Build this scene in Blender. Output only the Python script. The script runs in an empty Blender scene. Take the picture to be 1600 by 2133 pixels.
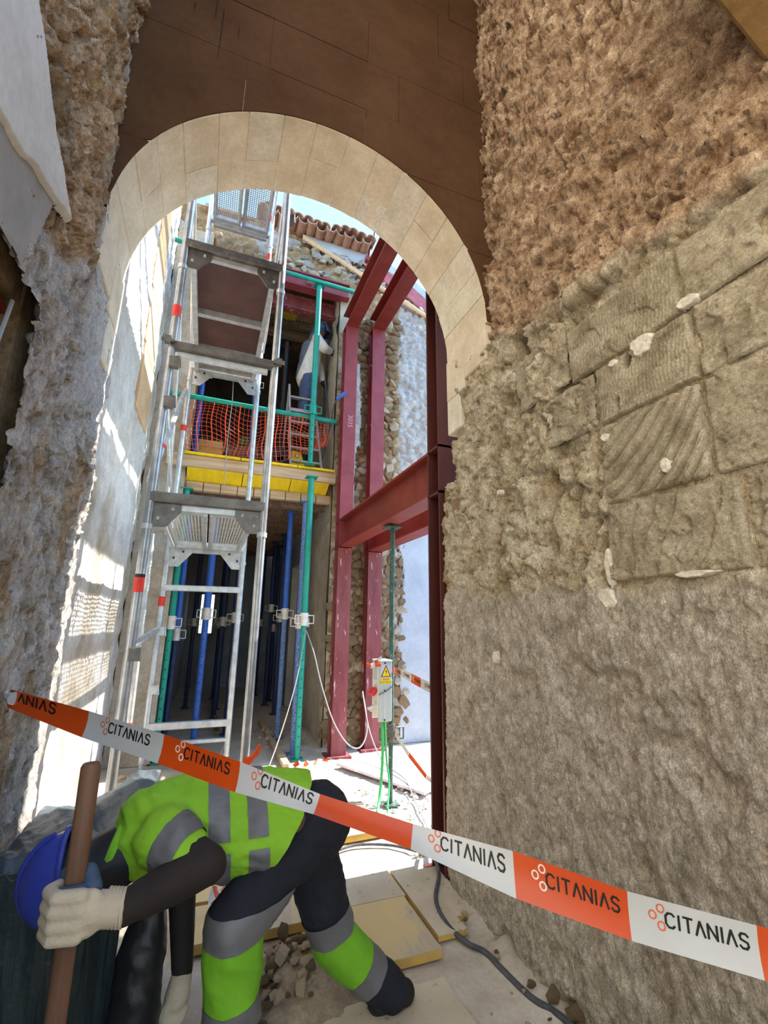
import bpy, bmesh, math, random
import numpy as np
from mathutils import Vector, Matrix, Euler

# ------------------------------------------------------------------ camera, sky, sun, exposure
S = 0.92                      # design units -> metres
scene = bpy.context.scene
col = scene.collection
FPX, IW, IH = 950.0, 1600.0, 2133.0
dv = Vector((425 - IW / 2, 1294 - IH / 2, FPX))
xv = 850 - IW / 2
uv_ = Vector((xv, -(xv * dv.x + FPX * FPX) / dv.y, FPX)).normalized()
dv.normalize()
rv = dv.cross(uv_)
RM = Matrix((rv, dv, uv_))                 # world = RM @ (right, down, forward)
right, up, back = RM @ Vector((1, 0, 0)), RM @ Vector((0, -1, 0)), RM @ Vector((0, 0, -1))
cam = bpy.data.objects.new('camera', bpy.data.cameras.new('camera'))
col.objects.link(cam)
cam.matrix_world = Matrix(((right.x, up.x, back.x, 0), (right.y, up.y, back.y, 0), (right.z, up.z, back.z, 1.6 * S), (0, 0, 0, 1)))
cam.data.sensor_fit = 'HORIZONTAL'
cam.data.sensor_width = 36.0
cam.data.lens = FPX / IW * 36.0
cam.data.clip_start = 0.05
scene.camera = cam

SUN_DIR = Vector((1.0, 0.03, 1.28))        # towards the sun
world = bpy.data.worlds.new('sky'); scene.world = world
world.use_nodes = True
wn = world.node_tree.nodes; wn.clear()
sky = wn.new('ShaderNodeTexSky'); sky.sky_type = 'NISHITA'; sky.sun_disc = False
sky.sun_elevation = math.radians(52); sky.sun_rotation = math.radians(90); sky.altitude = 100
sky.air_density = 1.0; sky.dust_density = 0.6; sky.ozone_density = 1.6
bg = wn.new('ShaderNodeBackground'); bg.inputs['Strength'].default_value = 0.205
wo = wn.new('ShaderNodeOutputWorld')
tint = wn.new('ShaderNodeMix'); tint.data_type = 'RGBA'; tint.blend_type = 'MULTIPLY'; tint.inputs[0].default_value = 1.0; tint.inputs[7].default_value = (0.76, 0.94, 1.0, 1)   # clear cyan-blue midday sky
world.node_tree.links.new(sky.outputs[0], tint.inputs[6]); world.node_tree.links.new(tint.outputs[2], bg.inputs[0]); world.node_tree.links.new(bg.outputs[0], wo.inputs[0])
sl = bpy.data.lights.new('sun', 'SUN'); sl.energy = 4.3; sl.angle = math.radians(0.6); sl.color = (1.0, 0.95, 0.87)
so = bpy.data.objects.new('sun', sl); col.objects.link(so)
so.rotation_euler = SUN_DIR.to_track_quat('Z', 'Y').to_euler(); so.location = (8, 0, 12)
vs = scene.view_settings
vs.view_transform = 'Standard'; vs.look = 'None'; vs.gamma = 1.0; vs.use_curve_mapping = False
vs.exposure = 2.0

# ------------------------------------------------------------------ helpers
rng = random.Random(7)
def lin(c):
    return tuple(((x / 255 / 12.92) if x / 255 <= 0.04045 else ((x / 255 + 0.055) / 1.055) ** 2.4) for x in c) + (1.0,)

def _hash(ix, iy, seed):
    with np.errstate(over='ignore'):
        h = ix.astype(np.uint32) * np.uint32(374761393) + iy.astype(np.uint32) * np.uint32(668265263) + np.uint32((seed * 974711 + 12345) & 0xffffffff)
        h = (h ^ (h >> np.uint32(13))) * np.uint32(1274126177)
        h = (h ^ (h >> np.uint32(15))) * np.uint32(2246822519)
        h ^= h >> np.uint32(16)
    return h.astype(np.float64) / 4294967296.0
def vn(u, v, seed=0):
    u = np.asarray(u, float) + 1000.0; v = np.asarray(v, float) + 1000.0
    iu = np.floor(u).astype(np.int64); iv = np.floor(v).astype(np.int64)
    fu = u - iu; fv = v - iv
    fu = fu * fu * (3 - 2 * fu); fv = fv * fv * (3 - 2 * fv)
    a = _hash(iu, iv, seed); b = _hash(iu + 1, iv, seed); c = _hash(iu, iv + 1, seed); d = _hash(iu + 1, iv + 1, seed)
    return (a * (1 - fu) + b * fu) * (1 - fv) + (c * (1 - fu) + d * fu) * fv
def fbm(u, v, seed=0, octs=4, gain=0.5):
    t = 0; a = 1.0; n = 0
    for k in range(octs):
        t = t + a * vn(np.asarray(u) * 2 ** k, np.asarray(v) * 2 ** k, seed + k * 17); n += a; a *= gain
    return t / n * 2 - 1
def ridge(u, v, seed=0, octs=3):
    t = 0; a = 1.0; n = 0
    for k in range(octs):
        t = t + a * (1 - abs(vn(np.asarray(u) * 2 ** k, np.asarray(v) * 2 ** k, seed + k * 13) * 2 - 1)); n += a; a *= 0.5
    return t / n
def worley(u, v, seed=0):
    u = np.asarray(u, float) + 1000.0; v = np.asarray(v, float) + 1000.0
    iu = np.floor(u).astype(np.int64); iv = np.floor(v).astype(np.int64)
    d1 = np.full(u.shape, 9.0); d2 = np.full(u.shape, 9.0)
    for a in (-1, 0, 1):
        for b in (-1, 0, 1):
            px = iu + a + _hash(iu + a, iv + b, seed); py = iv + b + _hash(iu + a, iv + b, seed + 91)
            d = np.hypot(px - u, py - v)
            d2 = np.minimum(d2, np.maximum(d1, d)); d1 = np.minimum(d1, d)
    return d1, d2
def facet(u, v, seed=0, warp=0.35):
    """broken stone: every cell a tilted chip of its own height"""
    u = np.asarray(u, float) + 1000.0; v = np.asarray(v, float) + 1000.0
    if warp: u, v = u + warp * (vn(u * 1.7, v * 1.7, seed + 5) - 0.5) * 2, v + warp * (vn(u * 1.7, v * 1.7, seed + 6) - 0.5) * 2
    iu = np.floor(u).astype(np.int64); iv = np.floor(v).astype(np.int64)
    best = np.full(u.shape, 9.0); h = np.zeros(u.shape)
    for a in (-1, 0, 1):
        for b in (-1, 0, 1):
            i, j = iu + a, iv + b
            du = u - (i + _hash(i, j, seed)); dv_ = v - (j + _hash(i, j, seed + 91)); d = du * du + dv_ * dv_
            hh = (_hash(i, j, seed + 7) - 0.5) + du * (_hash(i, j, seed + 8) - 0.5) * 1.6 + dv_ * (_hash(i, j, seed + 9) - 0.5) * 1.6
            m = d < best; h = np.where(m, hh, h); best = np.where(m, d, best)
    return h
def sstep(a, b, x):
    t = np.clip((np.asarray(x, float) - a) / (b - a), 0, 1)
    return t * t * (3 - 2 * t)

def origin_of(p):
    v = Vector((0, 0, 0))
    while p is not None:
        v += p.location; p = p.parent
    return v
def link(me, name, mat=None, parent=None):
    o = bpy.data.objects.new(name, me)
    col.objects.link(o)
    if mat is not None and me is not None:
        for m in (mat if isinstance(mat, (list, tuple)) else (mat,)): me.materials.append(m)
    o.parent = parent
    return o
def tag(o, label=None, cat=None, group=None, kind=None):
    if label: o['label'] = label
    if cat: o['category'] = cat
    if group: o['group'] = group
    if kind: o['kind'] = kind
    return o
def thing(name, label, cat, loc=(0, 0, 0), group=None, rz=0.0):
    o = bpy.data.objects.new(name, None); col.objects.link(o)
    o.location = Vector(loc) * S; o.rotation_euler.z = rz; o.empty_display_size = 0.1
    return tag(o, label, cat, group)
def fast(name, V, F, mat=None, parent=None, smooth=False, attrs=None):
    """V in design units (world); F an (n,4) or (n,3) index array"""
    V = np.asarray(V, float) * S
    if parent is not None: V = V - np.array(origin_of(parent))
    F = np.asarray(F, np.int32); k = F.shape[1]
    me = bpy.data.meshes.new(name)
    me.vertices.add(len(V)); me.vertices.foreach_set('co', V.astype(np.float32).ravel())
    me.loops.add(F.size); me.loops.foreach_set('vertex_index', F.ravel())
    me.polygons.add(len(F)); me.polygons.foreach_set('loop_start', np.arange(0, F.size, k, dtype=np.int32))
    if smooth: me.polygons.foreach_set('use_smooth', np.ones(len(F), dtype=bool))
    me.update(calc_edges=True)
    if attrs:
        for n, a in attrs.items():
            at = me.attributes.new(n, 'FLOAT', 'POINT'); at.data.foreach_set('value', np.asarray(a, np.float32).ravel())
    return link(me, name, mat, parent)
def relief(name, P, keep=None, mat=None, parent=None, flip=False, attrs=None, smooth=True):
    nv, nu = P.shape[:2]
    idx = np.arange(nv * nu).reshape(nv, nu)
    a, b, c, d = idx[:-1, :-1], idx[:-1, 1:], idx[1:, 1:], idx[1:, :-1]
    F = np.stack([a, b, c, d], -1)
    if keep is not None: F = F[keep]
    F = F.reshape(-1, 4)
    if flip: F = F[:, ::-1]
    used = np.unique(F); rm = np.full(nv * nu, -1); rm[used] = np.arange(len(used))
    at = {k: np.asarray(x).reshape(-1)[used] for k, x in (attrs or {}).items()}
    return fast(name, P.reshape(-1, 3)[used], rm[F], mat, parent, smooth, at)

class MB:
    def __init__(s): s.v = []; s.f = []
    def add(s, vs, fs):
        n = len(s.v); s.v += [tuple(x) for x in vs]; s.f += [tuple(i + n for i in f) for f in fs]; return s
    def hexa(s, p):      # 8 corners: bottom 0-3 ccw, top 4-7
        return s.add(p, [(3, 2, 1, 0), (4, 5, 6, 7), (0, 1, 5, 4), (1, 2, 6, 5), (2, 3, 7, 6), (3, 0, 4, 7)])
    def box(s, x0, x1, y0, y1, z0, z1):
        return s.hexa([(x0, y0, z0), (x1, y0, z0), (x1, y1, z0), (x0, y1, z0), (x0, y0, z1), (x1, y0, z1), (x1, y1, z1), (x0, y1, z1)])
    def obox(s, c, size, eul=(0, 0, 0)):
        m = Euler(eul).to_matrix(); hx, hy, hz = (k / 2 for k in size); c = Vector(c)
        return s.hexa([c + m @ Vector((x * hx, y * hy, z * hz)) for x, y, z in ((-1, -1, -1), (1, -1, -1), (1, 1, -1), (-1, 1, -1), (-1, -1, 1), (1, -1, 1), (1, 1, 1), (-1, 1, 1))])
    def bar(s, p, q, w, h, upv=(0, 0, 1)):
        p, q = Vector(p), Vector(q); d = (q - p).normalized(); upv = Vector(upv)
        a = d.cross(upv)
        if a.length < 1e-4: a = d.cross(Vector((0, 1, 0)))
        a.normalize(); b = a.cross(d).normalized(); a *= w / 2; b *= h / 2
        return s.hexa([p - a - b, p + a - b, q + a - b, q - a - b, p - a + b, p + a + b, q + a + b, q - a + b])
    def tube(s, pts, r, n=10, cap=True):
        pts = [Vector(p) for p in pts]; m = len(pts)
        rs = list(r) if isinstance(r, (list, tuple)) else [r] * m
        ref = None; vs = []; fs = []
        for i, p in enumerate(pts):
            d = (pts[min(i + 1, m - 1)] - pts[max(i - 1, 0)])
            d = d.normalized() if d.length > 1e-9 else Vector((0, 0, 1))
            if ref is None:
                ref = d.cross(Vector((0, 0, 1)))
                if ref.length < 1e-3: ref = Vector((1, 0, 0))
            ref = (ref - d * ref.dot(d)).normalized(); b = d.cross(ref)
            for k in range(n):
                t = 2 * math.pi * k / n
                vs.append(p + (ref * math.cos(t) + b * math.sin(t)) * rs[i])
        for i in range(m - 1):
            for k in range(n):
                fs.append((i * n + k, i * n + (k + 1) % n, (i + 1) * n + (k + 1) % n, (i + 1) * n + k))
        if cap: fs += [tuple(range(n - 1, -1, -1)), tuple((m - 1) * n + k for k in range(n))]
        return s.add(vs, fs)
    def prism(s, poly, o, u, v, t):     # polygon (2d) in plane o+u,v, extruded by vector t
        o, u, v, t = Vector(o), Vector(u), Vector(v), Vector(t); n = len(poly)
        a = [o + u * x + v * y for x, y in poly]
        return s.add(a + [p + t for p in a], [tuple(range(n - 1, -1, -1)), tuple(range(n, 2 * n))] + [(i, (i + 1) % n, (i + 1) % n + n, i + n) for i in range(n)])
    def lathe(s, prof, c, axis='z', n=16):
        vs = []; fs = []; m = len(prof)
        for (r, h) in prof:
            for k in range(n):
                t = 2 * math.pi * k / n; x, y = r * math.cos(t), r * math.sin(t)
                vs.append(Vector(c) + Vector({'z': (x, y, h), 'y': (x, h, y), 'x': (h, x, y)}[axis]))
        for i in range(m - 1):
            for k in range(n):
                fs.append((i * n + k, i * n + (k + 1) % n, (i + 1) * n + (k + 1) % n, (i + 1) * n + k))
        fs += [tuple(range(n - 1, -1, -1)), tuple((m - 1) * n + k for k in range(n))]
        return s.add(vs, fs)
    def build(s, name, mat, parent=None, smooth=False, bevel=0.0):
        off = origin_of(parent) if parent is not None else Vector((0, 0, 0))
        me = bpy.data.meshes.new(name)
        me.from_pydata([Vector(p) * S - off for p in s.v], [], s.f)
        bm = bmesh.new(); bm.from_mesh(me)
        bmesh.ops.recalc_face_normals(bm, faces=bm.faces)
        if bevel > 0:
            bmesh.ops.bevel(bm, geom=list(bm.edges), offset=bevel * S, segments=1, affect='EDGES', clamp_overlap=True)
        bm.to_mesh(me); bm.free()
        if smooth:
            me.polygons.foreach_set('use_smooth', np.ones(len(me.polygons), dtype=bool))
            try: me.set_sharp_from_angle(angle=math.radians(40))
            except Exception: pass
        return link(me, name, mat, parent)
def ctree(o, parent=None):
    c = o.copy(); col.objects.link(c); c.parent = parent
    for ch in list(o.children): ctree(ch, c)
    return c
def struct(o): o['kind'] = 'structure'; return o

# ------------------------------------------------------------------ materials
def nt(name):
    m = bpy.data.materials.new(name); m.use_nodes = True
    t = m.node_tree; b = t.nodes['Principled BSDF']
    return m, t, b
def noise(t, scale, detail=5, rough=0.55, vec=None, dist=0.0):
    n = t.nodes.new('ShaderNodeTexNoise'); n.inputs['Scale'].default_value = scale; n.inputs['Detail'].default_value = detail
    n.inputs['Roughness'].default_value = rough; n.inputs['Distortion'].default_value = dist
    if vec is not None: t.links.new(vec, n.inputs['Vector'])
    return n.outputs['Fac']
def ramp(t, fac, stops):
    r = t.nodes.new('ShaderNodeValToRGB'); e = r.color_ramp.elements
    while len(e) < len(stops): e.new(0.5)
    for i, (p, c) in enumerate(stops): e[i].position = p; e[i].color = c
    t.links.new(fac, r.inputs['Fac']); return r.outputs['Color']
def mixc(t, fac, a, b, mode='MIX'):
    m = t.nodes.new('ShaderNodeMix'); m.data_type = 'RGBA'; m.blend_type = mode
    for s_, i in ((fac, 0), (a, 6), (b, 7)):
        if hasattr(s_, 'is_output'): t.links.new(s_, m.inputs[i])
        else: m.inputs[i].default_value = s_
    return m.outputs[2]
def coords(t, scale=(1, 1, 1)):
    c = t.nodes.new('ShaderNodeTexCoord'); mp = t.nodes.new('ShaderNodeMapping'); mp.inputs['Scale'].default_value = scale
    t.links.new(c.outputs['Object'], mp.inputs['Vector']); return mp.outputs['Vector']
def bumpn(t, b, h, strength, dist=0.01):
    n = t.nodes.new('ShaderNodeBump'); n.inputs['Strength'].default_value = strength; n.inputs['Distance'].default_value = dist
    t.links.new(h, n.inputs['Height']); t.links.new(n.outputs['Normal'], b.inputs['Normal'])
def mat(name, c, c2=None, scale=6.0, rough=0.7, metal=0.0, bump=0.0, bscale=60.0, spec=0.4, stretch=(1, 1, 1), lo=0.35, hi=0.65, spots=None, emit=0.0, dist=0.01):
    m, t, b = nt(name)
    b.inputs['Roughness'].default_value = rough; b.inputs['Metallic'].default_value = metal
    b.inputs['Specular IOR Level'].default_value = spec
    if c2 is None and not spots: b.inputs['Base Color'].default_value = lin(c)
    else:
        v = coords(t, stretch)
        out = ramp(t, noise(t, scale, vec=v), [(lo, lin(c)), (hi, lin(c2 or c))])
        if spots:      # (colour, scale, threshold)
            f = ramp(t, noise(t, spots[1], 4, 0.6, v), [(spots[2], (0, 0, 0, 1)), (spots[2] + 0.06, (1, 1, 1, 1))])
            out = mixc(t, f, out, lin(spots[0]))
        t.links.new(out, b.inputs['Base Color'])
    if bump: bumpn(t, b, noise(t, bscale, 6, 0.6, coords(t, stretch)), bump, dist)
    return m
def stone_mat(name, zones, bump=0.6, bscale=70, stretch=(1, 1, 1), grain=(0.75, 1.12), speck=None, dist=0.012, fine=None):
    """zones: first (a, b, scale) then ('attr', a, b, scale): own colours of the different layers of the wall"""
    m, t, b = nt(name)
    b.inputs['Roughness'].default_value = 0.92; b.inputs['Specular IOR Level'].default_value = 0.15
    v = coords(t); vs_ = coords(t, stretch); out = None
    for z in zones:
        if len(z) == 3: a, c, sc = z; at = None
        else: at, a, c, sc = z
        cc = ramp(t, noise(t, sc, 7, 0.62, v), [(0.33, lin(a)), (0.67, lin(c))])
        if at is None: out = cc
        else:
            n = t.nodes.new('ShaderNodeAttribute'); n.attribute_name = at
            out = mixc(t, n.outputs['Fac'], out, cc)
    g = ramp(t, noise(t, bscale * 0.8, 5, 0.7, vs_), [(0.3, (grain[0],) * 3 + (1,)), (0.7, (grain[1],) * 3 + (1,))])
    out = mixc(t, 1.0, out, g, 'MULTIPLY')
    if fine:
        g2 = ramp(t, noise(t, bscale * 2.6, 3, 0.6, vs_), [(0.32, (fine[0],) * 3 + (1,)), (0.68, (fine[1],) * 3 + (1,))])
        out = mixc(t, 1.0, out, g2, 'MULTIPLY')
    if speck:
        f = ramp(t, noise(t, speck[1], 3, 0.5, v), [(speck[2], (0, 0, 0, 1)), (speck[2] + 0.05, (1, 1, 1, 1))])
        out = mixc(t, f, out, lin(speck[0]))
    t.links.new(out, b.inputs['Base Color'])
    bumpn(t, b, noise(t, bscale, 7, 0.68, vs_), bump, dist)
    return m

M = {}
M['wall_right'] = stone_mat('rubble_and_ashlar', [((176, 164, 146), (232, 220, 202), 14), ('zmid', (180, 158, 122), (248, 234, 206), 8), ('zup', (156, 116, 84), (246, 214, 180), 10), ('zwhite', (205, 198, 188), (235, 230, 222), 9)],
                            bump=1.0, bscale=95, stretch=(1, 1, 0.6), grain=(0.55, 1.24), dist=0.016, fine=(0.62, 1.24))
M['ashlar'] = stone_mat('grey_ashlar', [((150, 136, 110), (212, 199, 174), 9)], bump=0.8, bscale=110, grain=(0.66, 1.18), fine=(0.70, 1.16))
M['ashlar_pale'] = stone_mat('pale_ashlar', [((202, 184, 156), (228, 214, 190), 5)], bump=0.35, bscale=60, grain=(0.88, 1.07))
M['ashlar_grey'] = stone_mat('weathered_ashlar', [((206, 194, 172), (228, 218, 198), 8)], bump=0.4, bscale=60, grain=(0.85, 1.08))
M['ashlar_dark'] = stone_mat('shade_toned_ashlar', [((76, 50, 30), (92, 64, 42), 2.2)], bump=0.25, bscale=30, grain=(0.9, 1.06), speck=((40, 27, 18), 9, 0.76))  # stone darkened below its own tone to hold the shade of the face
M['mortar_brown'] = mat('brown_mortar', (104, 76, 54), (120, 90, 66), 6, 0.95)
M['stain'] = mat('black_drip', (34, 22, 16), None, rough=0.9)
M['trim'] = stone_mat('dirty_ochre_stone', [((112, 86, 52), (142, 112, 72), 5)], bump=0.4, bscale=30, speck=((50, 36, 22), 9, 0.72))
M['ochre'] = stone_mat('ochre_block', [((196, 160, 122), (216, 184, 146), 4)], bump=0.2, bscale=40, grain=(0.92, 1.06))
M['mortar'] = stone_mat('lime_mortar', [((214, 204, 186), (232, 224, 208), 10)], bump=0.5, bscale=70)
M['wall_left'] = stone_mat('crumbling_lime_wall', [((176, 164, 152), (238, 230, 222), 8), ('zup', (176, 136, 100), (250, 220, 186), 9), ('zbrown', (156, 126, 94), (214, 192, 164), 10), ('zwhite', (205, 200, 196), (228, 224, 220), 6)],
                           bump=1.0, bscale=80, stretch=(1, 1, 0.6), grain=(0.62, 1.18), dist=0.018, fine=(0.70, 1.15))
M['plaster'] = stone_mat('old_white_plaster', [((198, 194, 186), (216, 212, 204), 4)], bump=0.25, bscale=40, grain=(0.94, 1.04), speck=((150, 140, 126), 26, 0.72))
M['plaster_grey'] = stone_mat('grey_plaster', [((148, 144, 138), (172, 168, 160), 4)], bump=0.2, bscale=30, grain=(0.93, 1.04))
M['limewash'] = stone_mat('limewashed_wall', [((168, 154, 134), (198, 190, 176), 5), ('zwhite', (196, 190, 182), (220, 216, 210), 6)], bump=0.8, bscale=60, stretch=(1, 1, 0.6), grain=(0.78, 1.1))
M['white_plaster'] = stone_mat('white_plaster', [((166, 172, 182), (184, 189, 198), 3)], bump=0.15, bscale=30, grain=(0.96, 1.03), speck=((188, 190, 198), 14, 0.70))
M['rubble_bed'] = stone_mat('earth_mortar', [((128, 104, 76), (176, 150, 116), 9)], bump=1.0, bscale=60, grain=(0.6, 1.15))
M['stone_a'] = stone_mat('tan_rubble_stone', [((138, 114, 84), (180, 154, 120), 10)], bump=1.0, bscale=60)
M['stone_b'] = stone_mat('pale_rubble_stone', [((186, 172, 150), (216, 204, 184), 10)], bump=0.8, bscale=60)
M['bounce_white'] = stone_mat('bounce_white', [((228, 212, 188), (240, 228, 208), 4)], bump=0.2, bscale=30, grain=(0.94, 1.03))  # white for the unseen walls that bounce light into the hall
M['white_rubble'] = stone_mat('limewashed_rubble', [((168, 162, 156), (210, 206, 202), 8)], bump=1.0, bscale=50, grain=(0.7, 1.1))
M['facade'] = stone_mat('rear_front_masonry', [((150, 124, 92), (198, 172, 138), 8), ('zwhite', (170, 164, 158), (214, 210, 206), 8)], bump=1.0, bscale=50, grain=(0.7, 1.1))
M['pillar'] = stone_mat('worn_plaster_pillar', [((168, 154, 132), (198, 186, 166), 4)], bump=0.5, bscale=40, stretch=(1, 1, 0.3), grain=(0.82, 1.08))
M['corridor'] = mat('grey_plaster_corridor', (150, 152, 156), (176, 178, 180), 2.0, 0.9, bump=0.3, bscale=20)
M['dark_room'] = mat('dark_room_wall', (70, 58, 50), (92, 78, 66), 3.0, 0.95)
M['floor'] = stone_mat('dusty_floor', [((176, 164, 146), (206, 196, 180), 3), ('zgrav', (190, 184, 174), (222, 218, 210), 30)], bump=0.35, bscale=50, grain=(0.85, 1.06), speck=((150, 136, 116), 40, 0.74))
M['board'] = mat('dusty_yellow_board', (206, 182, 128), (190, 172, 138), 5, 0.75, bump=0.15, bscale=40, stretch=(1, 0.3, 1), spots=((178, 164, 142), 8, 0.56))
M['board_dust'] = mat('dusty_board', (200, 188, 164), (182, 168, 144), 4, 0.85, bump=0.2, bscale=60, spots=((166, 150, 126), 22, 0.62))
M['board_edge'] = mat('yellow_board_edge', (204, 164, 78), (186, 150, 84), 9, 0.7)
M['sheet'] = mat('dusty_lilac_sheet', (186, 172, 190), (206, 196, 208), 6, 0.6, spots=((226, 222, 222), 9, 0.6))
M['gravel'] = mat('white_gravel', (206, 200, 190), (226, 222, 214), 20, 0.95, bump=0.6, bscale=60)
M['gravel_b'] = mat('beige_debris', (164, 138, 110), (194, 172, 146), 20, 0.95, bump=0.6, bscale=60)
M['sand'] = stone_mat('debris_sand', [((160, 138, 112), (190, 170, 144), 12)], bump=1.0, bscale=50)
M['galv'] = mat('galvanised_steel', (176, 182, 186), (206, 210, 212), 14, 0.42, 0.55, spec=0.5, bump=0.05)
M['steel_dark'] = mat('weathered_steel', (96, 92, 88), (120, 116, 110), 14, 0.45, 0.6, spots=((170, 164, 152), 16, 0.66))
M['steel_post'] = mat('bare_tube_steel', (148, 150, 152), (178, 180, 182), 10, 0.35, 0.7, spec=0.5)
M['deck'] = mat('galvanised_deck', (188, 192, 192), (214, 216, 214), 20, 0.5, 0.35)
M['ply'] = mat('brown_plywood', (74, 50, 46), (88, 62, 56), 5, 0.6, spots=((150, 130, 120), 7, 0.74))
M['grey_ply'] = mat('cement_stained_ply', (112, 106, 102), (150, 144, 138), 16, 0.85, bump=0.3)
M['sticker'] = mat('red_sticker', (224, 58, 42), (204, 48, 36), 20, 0.5)
M['black'] = mat('black_rubber', (26, 26, 28), (36, 36, 38), 8, 0.6)
M['red_steel'] = mat('red_primer_steel', (126, 50, 56), (144, 64, 68), 5, 0.55, spots=((206, 160, 158), 26, 0.71), bump=0.05)
M['red_beam'] = mat('red_oxide_beam', (116, 42, 34), (134, 54, 44), 5, 0.5, spots=((206, 150, 136), 22, 0.72))
M['red_dust'] = mat('dusty_red_steel', (112, 48, 50), (136, 74, 76), 7, 0.65, stretch=(1, 1, 0.2), spots=((206, 176, 176), 24, 0.62))
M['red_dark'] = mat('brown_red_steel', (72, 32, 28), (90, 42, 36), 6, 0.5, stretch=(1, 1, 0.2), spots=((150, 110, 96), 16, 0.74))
M['blue'] = mat('blue_prop_paint', (48, 92, 178), (64, 108, 190), 12, 0.45, spots=((120, 140, 180), 40, 0.68))
M['blue_worn'] = mat('worn_blue_prop_paint', (74, 104, 158), (104, 128, 168), 30, 0.6, spots=((150, 160, 178), 50, 0.58))
M['blue_dark'] = mat('dark_blue_prop_paint', (30, 44, 84), (44, 58, 96), 12, 0.55)
M['green'] = mat('green_prop_paint', (22, 140, 122), (34, 154, 136), 12, 0.4, spots=((110, 170, 160), 40, 0.70))
M['green_dark'] = mat('dark_green_tube', (44, 72, 66), (70, 96, 88), 30, 0.55, spots=((140, 150, 144), 44, 0.6))
M['collar'] = mat('zinc_collar', (206, 200, 192), (226, 222, 214), 20, 0.5, 0.2)
M['wood'] = mat('rough_timber', (176, 146, 112), (204, 178, 146), 5, 0.8, stretch=(0.3, 4, 4), bump=0.2, bscale=30)
M['joist'] = mat('old_joist', (112, 88, 70), (146, 120, 98), 6, 0.9, stretch=(4, 0.4, 4), bump=0.4, bscale=30)
M['yellow'] = mat('yellow_formwork', (240, 208, 28), (226, 190, 20), 5, 0.55, stretch=(3, 1, 1))
M['yellow_m'] = mat('yellow_machine_paint', (240, 214, 30), None, rough=0.4)
M['orange'] = mat('orange_tape_film', (206, 76, 18), (198, 70, 14), 5, 0.35, spec=0.5)
M['white_tape'] = mat('white_tape_film', (196, 196, 194), (188, 188, 186), 5, 0.35, spec=0.5)
M['ink'] = mat('black_ink', (24, 22, 22), None, rough=0.5)
M['orange_ink'] = mat('orange_ink', (214, 106, 66), None, rough=0.5)
M['white_ink'] = mat('white_ink', (232, 214, 202), None, rough=0.5)
M['net'] = mat('orange_net', (240, 92, 56), None, rough=0.5)
M['cable_grey'] = mat('grey_cable', (150, 150, 148), None, rough=0.5)
M['cable_black'] = mat('black_cable', (58, 60, 64), (80, 82, 84), 30, 0.5)
M['cable_green'] = mat('green_cable', (62, 168, 96), None, rough=0.4)
M['box_grey'] = mat('grey_enclosure', (176, 180, 176), (186, 190, 186), 6, 0.5)
M['box_light'] = mat('pale_enclosure_side', (204, 206, 196), (214, 216, 206), 6, 0.5)
M['sign'] = mat('yellow_sign', (240, 206, 40), None, rough=0.5)
M['red_plug'] = mat('red_plastic', (206, 34, 34), None, rough=0.4)
M['white_p'] = mat('white_plastic', (228, 228, 226), None, rough=0.4)
M['tile'] = mat('old_roof_tile', (150, 112, 92), (186, 152, 128), 9, 0.9, bump=0.5, bscale=30)
M['pink'] = mat('dark_pink_limewash', (166, 84, 96), (186, 110, 118), 5, 0.85, spots=((226, 216, 212), 4, 0.6))
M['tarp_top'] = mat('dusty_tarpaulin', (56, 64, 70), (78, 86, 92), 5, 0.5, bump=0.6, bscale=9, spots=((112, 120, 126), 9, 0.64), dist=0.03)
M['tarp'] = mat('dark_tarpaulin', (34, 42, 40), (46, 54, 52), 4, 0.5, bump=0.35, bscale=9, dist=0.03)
M['hivis'] = mat('lime_hivis_fabric', (132, 186, 40), (144, 198, 48), 5, 0.8, bump=0.25, bscale=40)
M['hivis_d'] = mat('lime_hivis_trouser_fabric', (108, 170, 32), (122, 184, 38), 6, 0.8, bump=0.25, bscale=40)
M['reflect'] = mat('grey_reflective_band', (98, 98, 100), (110, 110, 112), 8, 0.45, spec=0.5)
M['trousers'] = mat('black_work_trousers', (24, 26, 36), (32, 34, 44), 6, 0.85, bump=0.2, bscale=50)
M['sleeve'] = mat('black_undershirt', (36, 28, 26), (46, 36, 32), 6, 0.8)
M['skin'] = mat('skin', (96, 66, 50), (110, 76, 58), 9, 0.55)
M['glove'] = mat('cream_cotton_glove', (196, 178, 152), (210, 194, 170), 12, 0.9, bump=0.4, bscale=120)
M['glove_blue'] = mat('blue_glove_coating', (54, 74, 96), (66, 88, 110), 12, 0.6)
M['helmet'] = mat('blue_helmet', (46, 58, 150), (56, 70, 164), 3, 0.35, spec=0.5)
M['handle'] = mat('wooden_handle', (104, 72, 54), (134, 98, 72), 6, 0.6, stretch=(4, 4, 0.3))
M['bag'] = mat('black_plastic_bag', (22, 22, 25), (32, 32, 36), 6, 0.45, bump=0.5, bscale=14)
M['jacket'] = mat('cream_work_jacket', (206, 200, 186), (222, 216, 202), 8, 0.85, bump=0.2, bscale=40)
M['vest'] = mat('grey_blue_vest', (84, 94, 106), (98, 108, 118), 8, 0.85)
M['jeans'] = mat('blue_work_trousers', (62, 74, 104), (78, 90, 120), 10, 0.85)
M['hood'] = mat('dark_blue_welding_hood', (52, 64, 84), (64, 76, 96), 8, 0.5)
M['alu'] = mat('dusty_ladder', (156, 148, 140), (180, 172, 164), 14, 0.6, 0.2)
M['clutter_a'] = mat('brown_clutter', (96, 74, 58), (140, 112, 88), 9, 0.9)
M['clutter_b'] = mat('ochre_crate', (190, 150, 70), (206, 172, 96), 9, 0.8)
M['green_bag'] = mat('green_sack', (44, 122, 66), (62, 144, 84), 8, 0.6, bump=0.4, bscale=20)
M['chalk'] = mat('chalk', (196, 150, 156), None, rough=0.9)
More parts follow.
